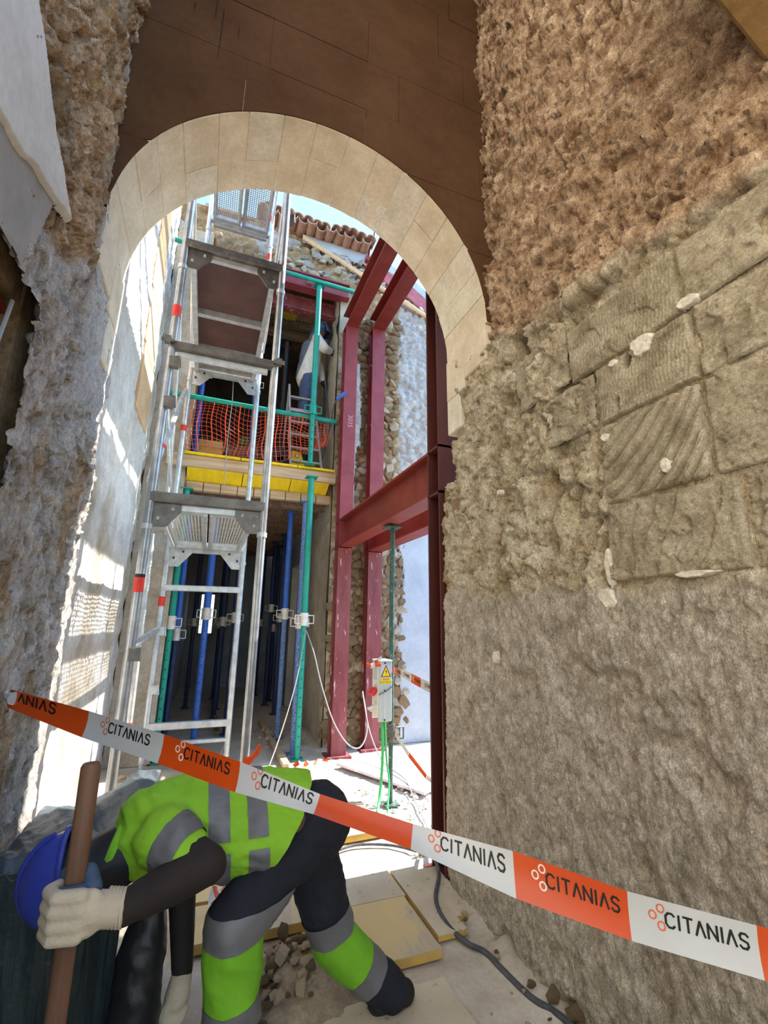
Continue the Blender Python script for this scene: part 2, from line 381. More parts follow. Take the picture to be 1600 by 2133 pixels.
M['wire'] = mat('brass_mesh_wire', (150, 132, 100), None, rough=0.6)
# ------------------------------------------------------------------ the hall: right wall
XR, XL = 1.6, -0.67
YA, YB = 2.28, 2.84
AC, AZ, AR = 0.465, 3.6, 1.135            # arch centre, spring height, radius
ys = np.arange(0.0, 3.06, 0.0085); zs = np.concatenate([np.arange(0, 4.2, 0.0085), np.arange(4.2, 7.06, 0.014)])
Yg, Zg = np.meshgrid(ys, zs)
zb = 3.10 + 0.20 * (Yg - 0.67) + 0.10 * fbm(Yg * 3, Zg * 2, 3)
zl = 1.74 + 0.06 * np.clip(Yg - 1.5, 0, 1) + 0.16 * fbm(Yg * 2.2, Zg * 1.0, 5)
zup = sstep(-0.03, 0.03, Zg - zb); zlow = sstep(0.04, -0.04, Zg - zl); zmid = (1 - zup) * (1 - zlow)
q1, q2 = Yg + 0.35 * Zg, Zg - 0.45 * Yg               # the bedding runs slightly aslant
pit = sstep(0.28, 0.42, fbm(Yg * 11, Zg * 8, 21, 3))
d_up = -0.030 + 0.050 * fbm(Yg * 3.5, Zg * 2.6, 1, 4) + 0.030 * facet(q1 * 6, q2 * 9, 61) + 0.022 * facet(q1 * 13, q2 * 18, 62) + 0.012 * facet(q1 * 28, q2 * 36, 63) - 0.035 * pit
gouge = sstep(0.30, 0.42, fbm((Yg + 0.5 * Zg) * 3.0, (Zg - 0.9 * Yg) * 1.2 + Yg * 7, 77, 3))
d_mid = -0.008 + 0.030 * fbm(Yg * 4, Zg * 4, 6, 4) + 0.040 * facet(q1 * 3.2, q2 * 5, 64) + 0.026 * facet(q1 * 9, q2 * 12, 65) + 0.014 * facet(q1 * 22, q2 * 26, 66) - 0.045 * gouge
w5 = fbm(Yg * 3.4, Zg * 2.3, 40, 3)
d_low = 0.004 + 0.020 * fbm(Yg * 2.5, Zg * 1.6, 7, 4) + 0.012 * fbm(Yg * 36, Zg * 22, 10, 3) + 0.006 * facet(Yg * 34, Zg * 24, 67) - 0.030 * sstep(0.36, 0.52, w5)
behind = sstep(1.50, 1.46, Yg) * sstep(1.755, 1.79, Zg) * sstep(3.10, 3.06, Zg)
d_mid = d_mid * (1 - behind) + behind * (-0.022 + 0.008 * fbm(Yg * 20, Zg * 20, 14))
d = zup * d_up + zmid * d_mid + zlow * d_low
def hole(Yc, Zc, ry, rz, depth, rot=0.0):
    global d
    a = (Yg - Yc) * math.cos(rot) + (Zg - Zc) * math.sin(rot); b = -(Yg - Yc) * math.sin(rot) + (Zg - Zc) * math.cos(rot)
    q = np.maximum(abs(a) / ry, abs(b) / rz) + 0.2 * fbm(Yg * 20, Zg * 20, 31)
    d = d - depth * sstep(1.15, 0.85, q)
hole(2.02, 3.27, 0.075, 0.085, 0.30, 0.1); hole(1.80, 2.62, 0.02, 0.05, 0.06); hole(2.12, 2.95, 0.04, 0.03, 0.05, 0.5)
hole(1.30, 2.72, 0.022, 0.05, 0.10); hole(1.345, 2.56, 0.014, 0.04, 0.10, 0.3)
hole(0.66, 3.05, 0.03, 0.06, 0.08); hole(1.02, 3.22, 0.05, 0.04, 0.05); hole(1.25, 3.24, 0.04, 0.03, 0.05)
# loose stones that sit along the ragged seam
for k in range(16):
    yc = 0.55 + 1.0 * rng.random(); zc = 3.10 + 0.20 * (yc - 0.67) + 0.10 * (rng.random() - 0.3); r = 0.03 + 0.05 * rng.random()
    q = np.hypot((Yg - yc) / r, (Zg - zc) / (r * (0.6 + 0.4 * rng.random()))) + 0.25 * fbm(Yg * 18, Zg * 18, 50 + k)
    d = np.maximum(d, 0.045 * np.sqrt(np.clip(1 - q * q, 0, 1)) + np.where(q < 1, -0.005, -1))
yend = np.where(Zg > 2.62, 2.80 + 0.03 * fbm(Zg * 5, Zg * 0 + 2, 9), 3.02) + 0.02 * fbm(Zg * 22, Zg * 0 + 5, 19)
edge = sstep(0.10, 0.0, yend - Yg); d = d - 0.03 * edge ** 2
zwhite = ((np.hypot((Yg - 1.19) / 0.05, (Zg - 2.73) / 0.045) + 0.3 * fbm(Yg * 30, Zg * 30, 6)) < 0.95).astype(float)
zwhite = np.maximum(zwhite, ((np.hypot((Yg - 1.50) / 0.05, (Zg - 1.72) / 0.05) + 0.4 * fbm(Yg * 30, Zg * 30, 16)) < 0.9).astype(float))
P = np.stack([XR - d, Yg, Zg], -1)
yc_ = (Yg[:-1, :-1] + Yg[:-1, 1:]) / 2
keep = (yc_ < yend[:-1, :-1]) & ~((Zg[:-1, :-1] > AZ + 0.05) & (yc_ > YA + 0.06)) & ~((Zg[:-1, :-1] > 3.9) & (yc_ < 0.3))
wall_right = struct(relief('wall_right', P, keep, M['wall_right'], None, True, {'zmid': zmid, 'zup': zup, 'zwhite': zwhite}))
tag(wall_right, 'rough bare stone wall of the hall, rubble above and grainy render below')
MB().box(XR + 0.36, 2.18, 0.3, 2.72, 0, 7.05).box(XR, 2.18, -3.2, 0.0, 0, 3.9).box(XR + 0.36, 2.18, 0.0, 0.3, 0, 3.9).box(XR + 0.02, 2.18, 2.72, 2.96, 0, 2.6).build('wall_core', M['rubble_bed'], wall_right)  # wall kept low behind the viewer so sun reaches the white wall opposite
HOLES = [(1.275, 2.715, 0.020, 0.032), (1.345, 2.545, 0.013, 0.040), (0.70, 2.90, 0.03, 0.05)]
def tooled(y0, y1, z0, z1, style, seed, joint=0.030):
    n = max(8, int((y1 - y0) / 0.005)); m = max(8, int((z1 - z0) / 0.005))
    a, b = np.meshgrid(np.linspace(y0, y1, n), np.linspace(z0, z1, m))
    e = np.minimum(np.minimum(a - y0, y1 - a), np.minimum(b - z0, z1 - b))
    h = 0.006 * fbm(a * 5, b * 5, seed, 4) + 0.003 * fbm(a * 60, b * 40, seed + 3, 2)
    if style == 'fan':
        t_ = 0.82 + 0.26 * (a - y0) / (y1 - y0)
        c = a * np.cos(t_) * 1.0 + b * np.sin(t_); c2 = b * np.cos(t_) - a * np.sin(t_)
        s_ = (c / 0.062 + 0.16 * vn(c2 * 8, c * 3, seed)) % 1.0
        amp = 0.45 + 0.55 * vn(c2 * 5, c * 14, seed + 6)
        h = h + amp * 0.016 * s_ - (0.4 + 0.6 * amp) * 0.026 * np.exp(-((s_ - 0.5) / 0.13) ** 2) + 0.0016 * np.sin(c2 * 420 + 5 * vn(a * 30, b * 30, seed))
    elif style == 'diag':
        s_ = ((a * 6.5 + b * 2.6) + 0.5 * vn(a * 6, b * 6, seed)) % 1.0
        h = h + 0.016 * s_ * vn(a * 4, b * 4, seed + 1) + 0.0016 * np.sin((a + b * 1.8) * 300) + 0.012 * facet(a * 9 + b * 3, b * 7, seed + 12) + 0.006 * facet(a * 24, b * 20, seed + 13)
    elif style == 'vert':
        h = h + 0.0022 * np.sin(a * 380 + b * 60 + 5 * vn(a * 20, b * 30, seed)) + 0.009 * (((b * 11 + 0.6 * vn(a * 8, b * 3, seed)) % 1.0) - 0.5) + 0.008 * facet(a * 8, b * 10, seed + 12)
    else:
        h = h - 0.016 * sstep(0.22, 0.40, fbm((a + 0.4 * b) * 12, b * 8, seed + 11, 2)) + 0.0018 * np.sin(b * 300 + a * 60) + 0.007 * facet(a * 10, b * 12, seed + 12) + 0.004 * facet(a * 26, b * 26, seed + 14)
        if style == 'rough': h = h + 0.018 * facet(a * 6, b * 8, seed + 4) + 0.008 * facet(a * 18, b * 22, seed + 5)
    h = h + rng.uniform(-0.003, 0.005)
    h = h - joint * sstep(0.007, 0.0, e) - 0.016 * sstep(0.05, 0.0, e) * np.clip(fbm(a * 9, b * 9, seed + 2) + 0.1, 0, 1)
    for (hy, hz, ry, rz) in HOLES:
        q = np.hypot((a - hy) / ry, (b - hz) / rz) + 0.3 * fbm(a * 40, b * 40, 3)
        h = h - 0.09 * sstep(1.1, 0.7, q)
    return relief('stone_block', np.stack([XR - h, a, b], -1), None, M['ashlar'], wall_right, True)
def mortar_patch(yc, zc, ry, rz, seed):
    a, b = np.meshgrid(np.linspace(yc - ry, yc + ry, 40), np.linspace(zc - rz, zc + rz, 40))
    q = np.hypot((a - yc) / ry, (b - zc) / rz) + 0.45 * fbm(a * 26, b * 26, seed, 4)
    h = -0.02 + 0.036 * sstep(1.0, 0.75, q) + 0.004 * fbm(a * 60, b * 60, seed + 1)
    relief('mortar_patch', np.stack([XR - h, a, b], -1), (q < 1.0)[:-1, :-1], M['mortar'], wall_right, True)
for i, pp in enumerate([(1.195, 2.735, 0.058, 0.052), (1.50, 1.715, 0.050, 0.058), (1.475, 1.85, 0.018, 0.10), (0.985, 2.80, 0.05, 0.022), (1.335, 2.74, 0.028, 0.018), (1.16, 2.20, 0.018, 0.032), (1.42, 2.42, 0.022, 0.022), (1.12, 1.785, 0.09, 0.014), (2.23, 2.38, 0.02, 0.02), (2.35, 1.42, 0.02, 0.04)]): mortar_patch(*pp, 400 + i)
for i, bl in enumerate([(1.005, 1.455, 2.115, 2.475, 'fan'), (0.93, 1.475, 1.785, 2.10, 'diag'), (0.995, 1.45, 2.49, 2.765, 'vert'), (1.02, 1.60, 2.78, 3.07, 'vert'),
                        (0.35, 0.98, 2.49, 2.77, 'pit'), (0.35, 0.985, 2.115, 2.475, 'pit'), (0.35, 0.915, 1.785, 2.10, 'rough'), (0.35, 1.005, 2.785, 3.06, 'pit'),
                        (1.47, 1.96, 2.50, 2.765, 'rough'), (1.615, 2.02, 2.80, 3.12, 'pit')]):
    tooled(*bl, 100 + i * 7, 0.030 if i < 4 else 0.014)
# bevelled stone lintel end that shows in the upper corner
lt = struct(MB().prism([(1.63, 3.49), (1.16, 3.82), (1.16, 4.5), (1.63, 4.5)], (0, 0.40, 0), (1, 0, 0), (0, 0, 1), (0, 0.22, 0)).build('trim_1', M['trim'], None, bevel=0.01))
tag(lt, 'ochre stone lintel end jutting from the upper corner of the right wall')

# ------------------------------------------------------------------ wall with the round arch
wall_arch = struct(MB().box(-1.2, XL - 0.02, YA + 0.03, YB - 0.04, AZ - 0.4, 7.05).box(XR + 0.10, 2.2, YA + 0.03, YB - 0.10, AZ - 0.4, 7.05).build('wall_arch', M['mortar']))
tag(wall_arch, 'wall pierced by a round arch of pale cut stone blocks')
def ring(name, r0, r1, y0, y1, a0, a1, n, m, parent, jig=0.0, fill=False):
    vs = []; fs = []
    for i in range(n + 1):
        t = a0 + (a1 - a0) * i / n; c, s_ = math.cos(t), math.sin(t)
        jj = jig * (0.5 if i in (0, n) else 1) * (rng.random() - 0.5)
        for (r, y) in ((r0 + jj, y0), (r0 + jj * 0.6, y1), (r1, y1), (r1, y0)):
            vs.append((AC + r * c, y, AZ + r * s_))
    for i in range(n):
        for k in range(4):
            fs.append((i * 4 + k, i * 4 + (k + 1) % 4, (i + 1) * 4 + (k + 1) % 4, (i + 1) * 4 + k))
    fs += [(3, 2, 1, 0), tuple(n * 4 + k for k in range(4))]
    return MB().add(vs, fs).build(name, m, parent, bevel=0.003 if not fill else 0)
ring('mortar_bed', AR + 0.005, AR + 0.24, YA + 0.02, YB - 0.015, 0.003, math.pi - 0.003, 48, M['mortar'], wall_arch, 0, True)
NV = 17
cuts = [math.pi * i / NV + (rng.uniform(-0.018, 0.018) if 0 < i < NV else 0) for i in range(NV + 1)]
for i in range(NV):
    a0, a1 = cuts[i] + 0.0012, cuts[i + 1] - 0.0012
    dr = rng.uniform(-0.003, 0.003)
    mats = [M['ashlar_pale'], M['ashlar_pale'], M['ashlar_grey']]
    if i % 2 == 0 and i not in (0, 16):
        ym = YA + 0.56 * rng.uniform(0.40, 0.62)
        ring('voussoir', AR + dr, AR + 0.24, YA + 0.008, ym - 0.0015, a0, a1, 5, rng.choice(mats), wall_arch, 0.004)
        ring('voussoir', AR + dr + 0.003, AR + 0.24, ym + 0.0015, YB, a0, a1, 5, rng.choice(mats), wall_arch, 0.004)
    else:
        ring('voussoir', AR + dr, AR + 0.24, YA + 0.008, YB, a0, a1, 5, rng.choice(mats), wall_arch, 0.004)
# ashlar facing above the arch, block by block
def arch_top(x):
    q = AR * AR - (x - AC) ** 2
    return AZ + math.sqrt(max(q, 0.0)) + 0.005
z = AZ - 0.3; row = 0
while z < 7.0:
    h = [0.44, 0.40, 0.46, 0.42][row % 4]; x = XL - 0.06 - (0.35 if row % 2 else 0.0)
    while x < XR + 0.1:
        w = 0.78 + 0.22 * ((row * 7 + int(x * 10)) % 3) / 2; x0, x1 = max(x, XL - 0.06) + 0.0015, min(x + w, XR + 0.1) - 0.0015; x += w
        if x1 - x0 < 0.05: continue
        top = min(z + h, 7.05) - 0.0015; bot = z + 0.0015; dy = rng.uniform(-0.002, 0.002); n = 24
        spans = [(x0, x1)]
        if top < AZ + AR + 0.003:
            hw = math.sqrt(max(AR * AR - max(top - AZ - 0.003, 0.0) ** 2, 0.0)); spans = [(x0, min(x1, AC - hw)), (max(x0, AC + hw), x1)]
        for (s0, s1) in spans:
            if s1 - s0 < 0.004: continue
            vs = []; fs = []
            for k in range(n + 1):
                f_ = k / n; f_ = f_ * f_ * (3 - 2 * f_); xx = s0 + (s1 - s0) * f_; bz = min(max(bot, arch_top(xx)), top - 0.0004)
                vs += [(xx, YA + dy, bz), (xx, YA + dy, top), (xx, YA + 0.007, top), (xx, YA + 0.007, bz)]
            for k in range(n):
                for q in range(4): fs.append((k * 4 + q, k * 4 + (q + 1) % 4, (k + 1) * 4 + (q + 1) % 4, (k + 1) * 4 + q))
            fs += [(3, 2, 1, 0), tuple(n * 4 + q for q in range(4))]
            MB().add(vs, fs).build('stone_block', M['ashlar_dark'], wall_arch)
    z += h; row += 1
for (x0, x1) in ((XR - 0.012, XR + 0.2), (XL - 0.2, XL + 0.012)):
    MB().box(x0, x1, YA + 0.02, YA + 0.30, AZ - 0.27, AZ - 0.003).build('stone_block', M['ashlar_pale'], wall_arch, bevel=0.006)
    MB().box(x0, x1, YA + 0.304, YB, AZ - 0.34, AZ - 0.003).build('stone_block', M['ashlar_pale'], wall_arch, bevel=0.006)
    MB().box(x0 - 0.004 * (x0 > 0), x1, YA + 0.36, YB - 0.01, AZ - 0.62, AZ - 0.343).build('stone_block', M['ashlar_grey'], wall_arch, bevel=0.008)
# backing masonry over the ring up to the ceiling
n = 40; vs = []; fs = []
for k in range(n + 1):
    xx = XL - 0.1 + (XR - XL + 0.25) * k / n
    q = (AR + 0.23) ** 2 - (xx - AC) ** 2; bz = AZ + math.sqrt(max(q, 0))
    vs += [(xx, YA + 0.009, bz), (xx, YA + 0.009, 7.05), (xx, YB - 0.01, 7.05), (xx, YB - 0.01, bz)]
for k in range(n):
    for q in range(4): fs.append((k * 4 + q, k * 4 + (q + 1) % 4, (k + 1) * 4 + (q + 1) % 4, (k + 1) * 4 + q))
fs += [(3, 2, 1, 0), tuple(n * 4 + q for q in range(4))]
MB().add(vs, fs).build('masonry_core', M['mortar_brown'], wall_arch)
st_ = MB()
for (sx, sz, sl_, sw) in ((-0.30, 5.55, 0.30, 0.010), (-0.255, 5.35, 0.42, 0.007), (-0.24, 5.75, 0.22, 0.012), (-0.19, 5.6, 0.12, 0.008), (-0.42, 5.3, 0.08, 0.010), (-0.155, 5.25, 0.10, 0.006), (-0.44, 5.62, 0.06, 0.012)):
    st_.add([(sx, YA - 0.0035, sz), (sx + sw, YA - 0.0035, sz - 0.02), (sx + sw * 0.7, YA - 0.0035, sz - sl_), (sx + sw * 0.3, YA - 0.0035, sz - sl_)], [(0, 1, 2, 3)])
st_.build('drip_stains', M['stain'], wall_arch)

# ------------------------------------------------------------------ the hall: left wall with a side doorway
ys = np.arange(0.6, 3.03, 0.0085); zs = np.concatenate([np.arange(0, 3.9, 0.0085), np.arange(3.9, 7.06, 0.014)])
Yg, Zg = np.meshgrid(ys, zs)
q1, q2 = Yg + 0.3 * Zg, Zg - 0.4 * Yg
zup = sstep(-0.05, 0.05, Zg - (2.95 + 0.35 * sstep(1.9, 2.3, Yg) + 0.12 * fbm(Yg * 4, Zg * 3, 33)))
zwhite = sstep(2.22, 2.34, Yg + 0.05 * fbm(Yg * 8, Zg * 6, 41)) * sstep(2.3, 2.9, Zg + 0.2 * fbm(Yg * 5, Zg * 5, 43))
zbrown = sstep(0.08, 0.30, fbm(Yg * 3.5, Zg * 1.8, 47, 4)) * (1 - zwhite)
d_up = -0.01 + 0.05 * fbm(Yg * 3.5, Zg * 2.6, 61, 4) + 0.030 * facet(q1 * 6, q2 * 9, 161) + 0.022 * facet(q1 * 13, q2 * 18, 162) + 0.012 * facet(q1 * 28, q2 * 36, 163) - 0.035 * sstep(0.28, 0.42, fbm(Yg * 11, Zg * 8, 121, 3))
rough_mid = np.exp(-((Zg - 2.7) / 0.7) ** 2) * sstep(1.9, 2.3, Yg)
d_lo = 0.02 * fbm(Yg * 2.5, Zg * 1.6, 67, 4) + 0.012 * fbm(Yg * 34, Zg * 14, 70, 4) + rough_mid * (0.04 * fbm(Yg * 7, Zg * 3.5, 71, 4) + 0.04 * facet(Yg * 8, Zg * 6, 164) + 0.02 * facet(Yg * 18, Zg * 14, 165)) + 0.013 * facet(Yg * 24, Zg * 15, 166) + 0.012 * facet(Yg * 10, Zg * 6, 167) - 0.022 * sstep(0.30, 0.42, fbm(Yg * 14, Zg * 8, 168, 3))
zup = zup * (1 - zwhite)
d = zup * d_up + (1 - zup) * d_lo
d = d * (1 - 0.6 * zwhite)
yend = 2.97 + 0.035 * fbm(Zg * 3, Zg * 0 + 1, 79, 4)
d = d - 0.05 * sstep(0.10, 0.0, yend - Yg) ** 2
door_y = 1.80 + 0.02 * fbm(Zg * 9, Zg * 0, 83)
P = np.stack([XL + d, Yg, Zg], -1)
yc_ = Yg[:-1, :-1]; zc_ = Zg[:-1, :-1]
keep = (yc_ < yend[:-1, :-1]) & ~((zc_ > AZ + 0.05) & (yc_ > YA + 0.06)) & ~((yc_ < door_y[:-1, :-1]) & (yc_ > 0.7) & (zc_ < 2.69))
wall_left = struct(relief('wall_left', P, keep, M['wall_left'], None, False, {'zup': zup, 'zbrown': zbrown, 'zwhite': zwhite}))
tag(wall_left, 'crumbling lime-washed stone wall of the hall with a side doorway')
MB().box(XL - 0.5, XL - 0.12, 1.83, 2.90, 0, 7.05).box(XL - 0.12, XL - 0.06, 1.82, 2.92, 0, 7.0).box(XL - 0.5, XL - 0.07, 0.68, 1.83, 2.72, 7.05).box(XL - 0.5, XL - 0.07, 0.4, 0.70, 0, 7.05).build('wall_core', M['rubble_bed'], wall_left)
wlr = struct(MB().box(XL - 0.5, XL, -3.2, 0.62, 0, 8.6).build('wall_left_bounce', M['bounce_white'])); tag(wlr, 'tall white wall added behind the viewer to bounce sunlight into the hall')  # unseen wall made tall and white to throw sunlight onto the right wall
# sheet of white plaster still hanging on the upper wall, grey render band below it
a, b = np.meshgrid(np.arange(0.4, 1.95, 0.007), np.arange(2.66, 4.4, 0.007))
n1 = 0.035 * fbm(a * 8, b * 8, 91, 4)
top = 3.40 + (1.29 - a) * 0.46 + n1; bot = 2.92 + 0.38 * (a - 1.32) * (a > 1.32) + 0.5 * n1 + 0.02 * fbm(a * 12, b * 12, 93)
inside = (b < top) & (b > bot) & (a < 1.84 + n1)
e = np.minimum(top - b, b - bot)
hgt = 0.030 + 0.004 * fbm(a * 5, b * 5, 95) - 0.03 * sstep(0.02, 0.0, e)
relief('plaster_sheet', np.stack([XL + hgt, a, b], -1), inside[:-1, :-1], M['plaster'], wall_left)
bot2 = 2.69 + 0.02 * fbm(a * 14, b * 3, 97); top2 = bot + 0.02
inside = (b < top2) & (b > bot2) & (a < 1.56 + 0.3 * (b - 2.69) + n1)
relief('render_band', np.stack([XL + 0.014 + 0.004 * fbm(a * 7, b * 7, 99), a, b], -1), inside[:-1, :-1], M['plaster_grey'], wall_left)
# side room seen through the doorway
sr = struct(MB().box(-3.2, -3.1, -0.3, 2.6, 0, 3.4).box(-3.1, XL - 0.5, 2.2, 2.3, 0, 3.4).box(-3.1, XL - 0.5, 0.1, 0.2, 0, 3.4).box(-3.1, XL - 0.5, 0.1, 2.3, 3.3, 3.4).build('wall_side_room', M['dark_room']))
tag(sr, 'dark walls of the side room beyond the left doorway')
sf = thing('door_frame_steel', 'dark red steel frame lining the side doorway at the left edge', 'steel frame', (XL - 0.3, 1.7, 0))
MB().box(XL - 0.42, XL - 0.10, 1.70, 1.73, 0, 2.5).box(XL - 0.27, XL - 0.25, 1.73, 1.82, 0, 2.5).build('jamb', M['red_dark'], sf)
MB().box(XL - 0.42, XL - 0.10, 0.70, 1.82, 2.66, 2.69).box(XL - 0.27, XL - 0.25, 0.70, 1.82, 2.46, 2.66).box(XL - 0.42, XL - 0.10, 0.70, 1.82, 2.44, 2.46).build('lintel', M['red_beam'], sf)
MB().box(XL - 0.40, XL - 0.12, 1.30, 1.72, 2.10, 2.13).build('shelf_flange', M['red_dark'], sf)
cd = MB().tube([(XL - 0.05, 1.72, 2.66), (XL - 0.04, 1.66, 2.45), (XL - 0.05, 1.55, 2.2)], 0.007, 6).build('hanging_cord', M['cable_grey'])
tag(cd, 'thin pale cord hanging in the dark side doorway', 'cord')

# ------------------------------------------------------------------ ceiling, cut short to let sky light in, and rear of the hall
ceil = struct(MB().box(XL - 0.5, 2.2, 1.0, YA + 0.1, 7.0, 7.2).build('ceiling', M['joist'])); tag(ceil, 'dark timber ceiling high above the hall')
rear = struct(MB().box(-1.2, -0.55, -3.4, -3.2, 0, 7.2).box(1.5, 2.2, -3.4, -3.2, 0, 7.2).box(-0.55, 1.5, -3.4, -3.2, 4.2, 7.2).build('wall_rear', M['bounce_white']))  # unseen wall, coloured white to bounce light forward
tag(rear, 'entrance wall behind the viewer with an open gateway')

# ------------------------------------------------------------------ floor
xs = np.concatenate([np.arange(-14, -3.2, 0.6), np.arange(-3.2, -1.0, 0.2), np.arange(-1.0, 2.6, 0.03), np.arange(2.6, 8.0, 0.2)]); ys = np.concatenate([np.arange(-9, 1.2, 0.3), np.arange(1.2, 6.6, 0.03), np.arange(6.6, 15, 0.15)])
a, b = np.meshgrid(xs, ys)
grav = sstep(1.42, 1.55, a + 0.06 * fbm(a * 4, b * 4, 203)) * sstep(3.15, 3.4, b) * sstep(6.4, 6.2, b)
edge_r = np.exp(-((a - 1.6) / 0.12) ** 2) * sstep(1.2, 1.6, b) * sstep(3.1, 2.9, b)
hz = 0.006 * fbm(a * 3, b * 3, 201, 4) + 0.012 * grav * fbm(a * 18, b * 18, 205, 3) + 0.05 * edge_r * (0.6 + fbm(a * 8, b * 8, 207))
hz = hz + 0.10 * np.exp(-((a - 1.45) / 0.25) ** 2 - ((b - 7.2) / 0.8) ** 2) * (1 + 0.5 * fbm(a * 9, b * 9, 209))
floor = struct(relief('floor', np.stack([a, b, hz - 0.008], -1), None, M['floor'], None, False, {'zgrav': grav}))
tag(floor, 'dusty concrete floor running from the hall into the courtyard')
# ------------------------------------------------------------------ courtyard: left wall
YF = 6.35
a, b = np.meshgrid(np.arange(2.90, 6.33, 0.018), np.arange(0, 8.2, 0.018))
zw = sstep(-0.25, 0.15, fbm(a * 2, b * 1.2, 301, 4) + 0.25)
w1, _ = worley(a * 12, b * 8, 303)
d = 0.02 * fbm(a * 2.5, b * 1.5, 305, 4) + 0.008 * fbm(a * 26, b * 14, 307, 3) - 0.015 * sstep(0.25, 0.1, w1) * (vn(a * 3, b * 3, 9) > 0.5)
d = d + sstep(5.85, 6.2, a) * 0.03 * fbm(a * 7, b * 5, 309, 4)
yend = 6.28 + 0.05 * fbm(b * 3, b * 0, 311, 4)
wall_court = struct(relief('wall_courtyard', np.stack([-0.9 + d, a, b], -1), (a < yend)[:-1, :-1], M['limewash'], None, False, {'zwhite': zw}))
tag(wall_court, 'sunlit lime-washed courtyard wall behind the scaffold')
MB().box(-1.3, -1.0, 2.9, 6.9, 0, 8.2).box(-1.0, -0.94, 2.9, 6.2, 0, 8.2).box(-1.0, XL - 0.10, 2.86, 2.92, 0, 8.2).build('wall_core', M['mortar'], wall_court)
for (z0, z1, y0, y1) in ((3.80, 4.55, 5.05, 5.85), (4.555, 5.20, 5.0, 5.75), (5.205, 5.95, 4.92, 5.60), (5.955, 6.6, 4.88, 5.50)):
    MB().box(-0.93, -0.882, y0, y1, z0, z1).build('stone_block', M['ochre'], wall_court, bevel=0.006)
# ------------------------------------------------------------------ courtyard: rear front
a, b = np.meshgrid(np.concatenate([np.arange(-1.0, 3.6, 0.025), np.arange(3.6, 7.1, 0.2)]), np.arange(0, 8.36, 0.025))
top = np.interp(a, [-1, -0.6, 0.2, 2.05, 2.10, 2.35, 2.82, 3.25, 3.6, 7], [7.45, 7.45, 7.86, 7.86, 7.80, 7.76, 7.65, 7.35, 7.1, 6.0]) + 0.015 * fbm(a * 9, b * 0, 331)
zone_white = sstep(2.60, 2.70, a + 0.07 * fbm(a * 5, b * 5, 333, 4)) + sstep(0.0, 0.1, fbm(a * 2.2, b * 3, 335, 4) - 0.05) * (b > 7.2)
zone_white = np.clip(zone_white, 0, 1)
w1, w2 = worley(a * 7, b * 7, 337)
st = np.clip((w2 - w1) * 2.2, 0, 1)
d = 0.05 * fbm(a * 3, b * 3, 339, 4) + 0.05 * st * ((a > 1.5) | (b > 7.0)) - 0.03 + 0.012 * fbm(a * 22, b * 22, 341, 2)
d = d * np.where((a > 2.7) & (b < 3.4), 0.3, 1.0)
opening = (a > -0.40) & (a < 1.58) & (b < 7.0)
facade = struct(relief('wall_rear_front', np.stack([a, YF - d, b], -1), ((b < top) & ~opening)[:-1, :-1], M['facade'], None, False, {'zwhite': zone_white}))
tag(facade, 'ruined rubble front of the rear building across the courtyard')
MB().box(1.62, 7.0, YF + 0.12, YF + 0.5, 0, 6.0).box(1.62, 3.2, YF + 0.12, YF + 0.5, 6.0, 7.2).box(-1.0, 2.0, YF + 0.12, YF + 0.5, 7.0, 7.95).box(-1.0, -0.42, YF + 0.1, YF + 0.5, 0, 7.4).build('wall_core', M['rubble_bed'], facade)
# tan rubble between the red posts: each stone laid on its own
def rock_mesh(seed, name='stone'):
    r = random.Random(seed); bm = bmesh.new(); bmesh.ops.create_icosphere(bm, subdivisions=1, radius=1.0)
    cut = [(Vector((r.gauss(0, 1), r.gauss(0, 1), r.gauss(0, 1))).normalized(), r.uniform(0.45, 0.72)) for _ in range(11)]
    for v in bm.verts:
        p = v.co * r.uniform(0.88, 1.1)
        for n_, dd in cut:
            t = p.dot(n_)
            if t > dd: p = p - n_ * (t - dd)
        v.co = p
    me = bpy.data.meshes.new(name); bm.to_mesh(me); bm.free(); return me
ROCK = {k: [rock_mesh(i + 50 * j, 'stone') for i in range(5)] for j, k in enumerate(('stone_a', 'stone_b', 'gravel', 'gravel_b', 'white_rubble'))}
for k, ms in ROCK.items():
    for me in ms: me.materials.append(M[k])
def rock(kind, loc, size, parent=None, name='stone'):
    o = bpy.data.objects.new(name, rng.choice(ROCK[kind])); col.objects.link(o); o.parent = parent
    o.location = Vector(loc) * S - (origin_of(parent) if parent else Vector((0, 0, 0)))
    o.scale = Vector(size) * S; o.rotation_euler = (rng.uniform(-0.5, 0.5), rng.uniform(-0.5, 0.5), rng.uniform(-0.5, 0.5)); return o
nst = 0
for (x0, x1, z0, z1, kind) in ((1.66, 2.10, 0.1, 2.6, 'stone_a'), (2.30, 2.72, 0.1, 3.3, 'stone_a'), (1.92, 2.12, 2.9, 6.5, 'stone_a'), (2.32, 2.56, 3.3, 6.6, 'stone_a')):
    z = z0
    while z < z1 and nst < 300:
        h = rng.uniform(0.09, 0.17); x = x0 - rng.uniform(0, 0.1)
        while x < x1 and nst < 300:
            w = rng.uniform(0.10, 0.22)
            rock(kind if rng.random() < 0.75 else 'stone_b', (x + w / 2, YF + 0.0 + rng.uniform(-0.02, 0.02), z + h / 2), (w * 0.78, 0.085, h * 0.80), facade); nst += 1
            x += w
        z += h
for i in range(44):     # big pale stones under the eaves
    xx = rng.uniform(0.45, 2.0); zz = rng.uniform(7.12, 7.65) - 0.12 * (xx - 1) * 0
    rock('stone_b' if i % 3 else 'white_rubble', (xx, YF - 0.02, zz), (rng.uniform(0.08, 0.17), 0.08, rng.uniform(0.05, 0.11)), facade)
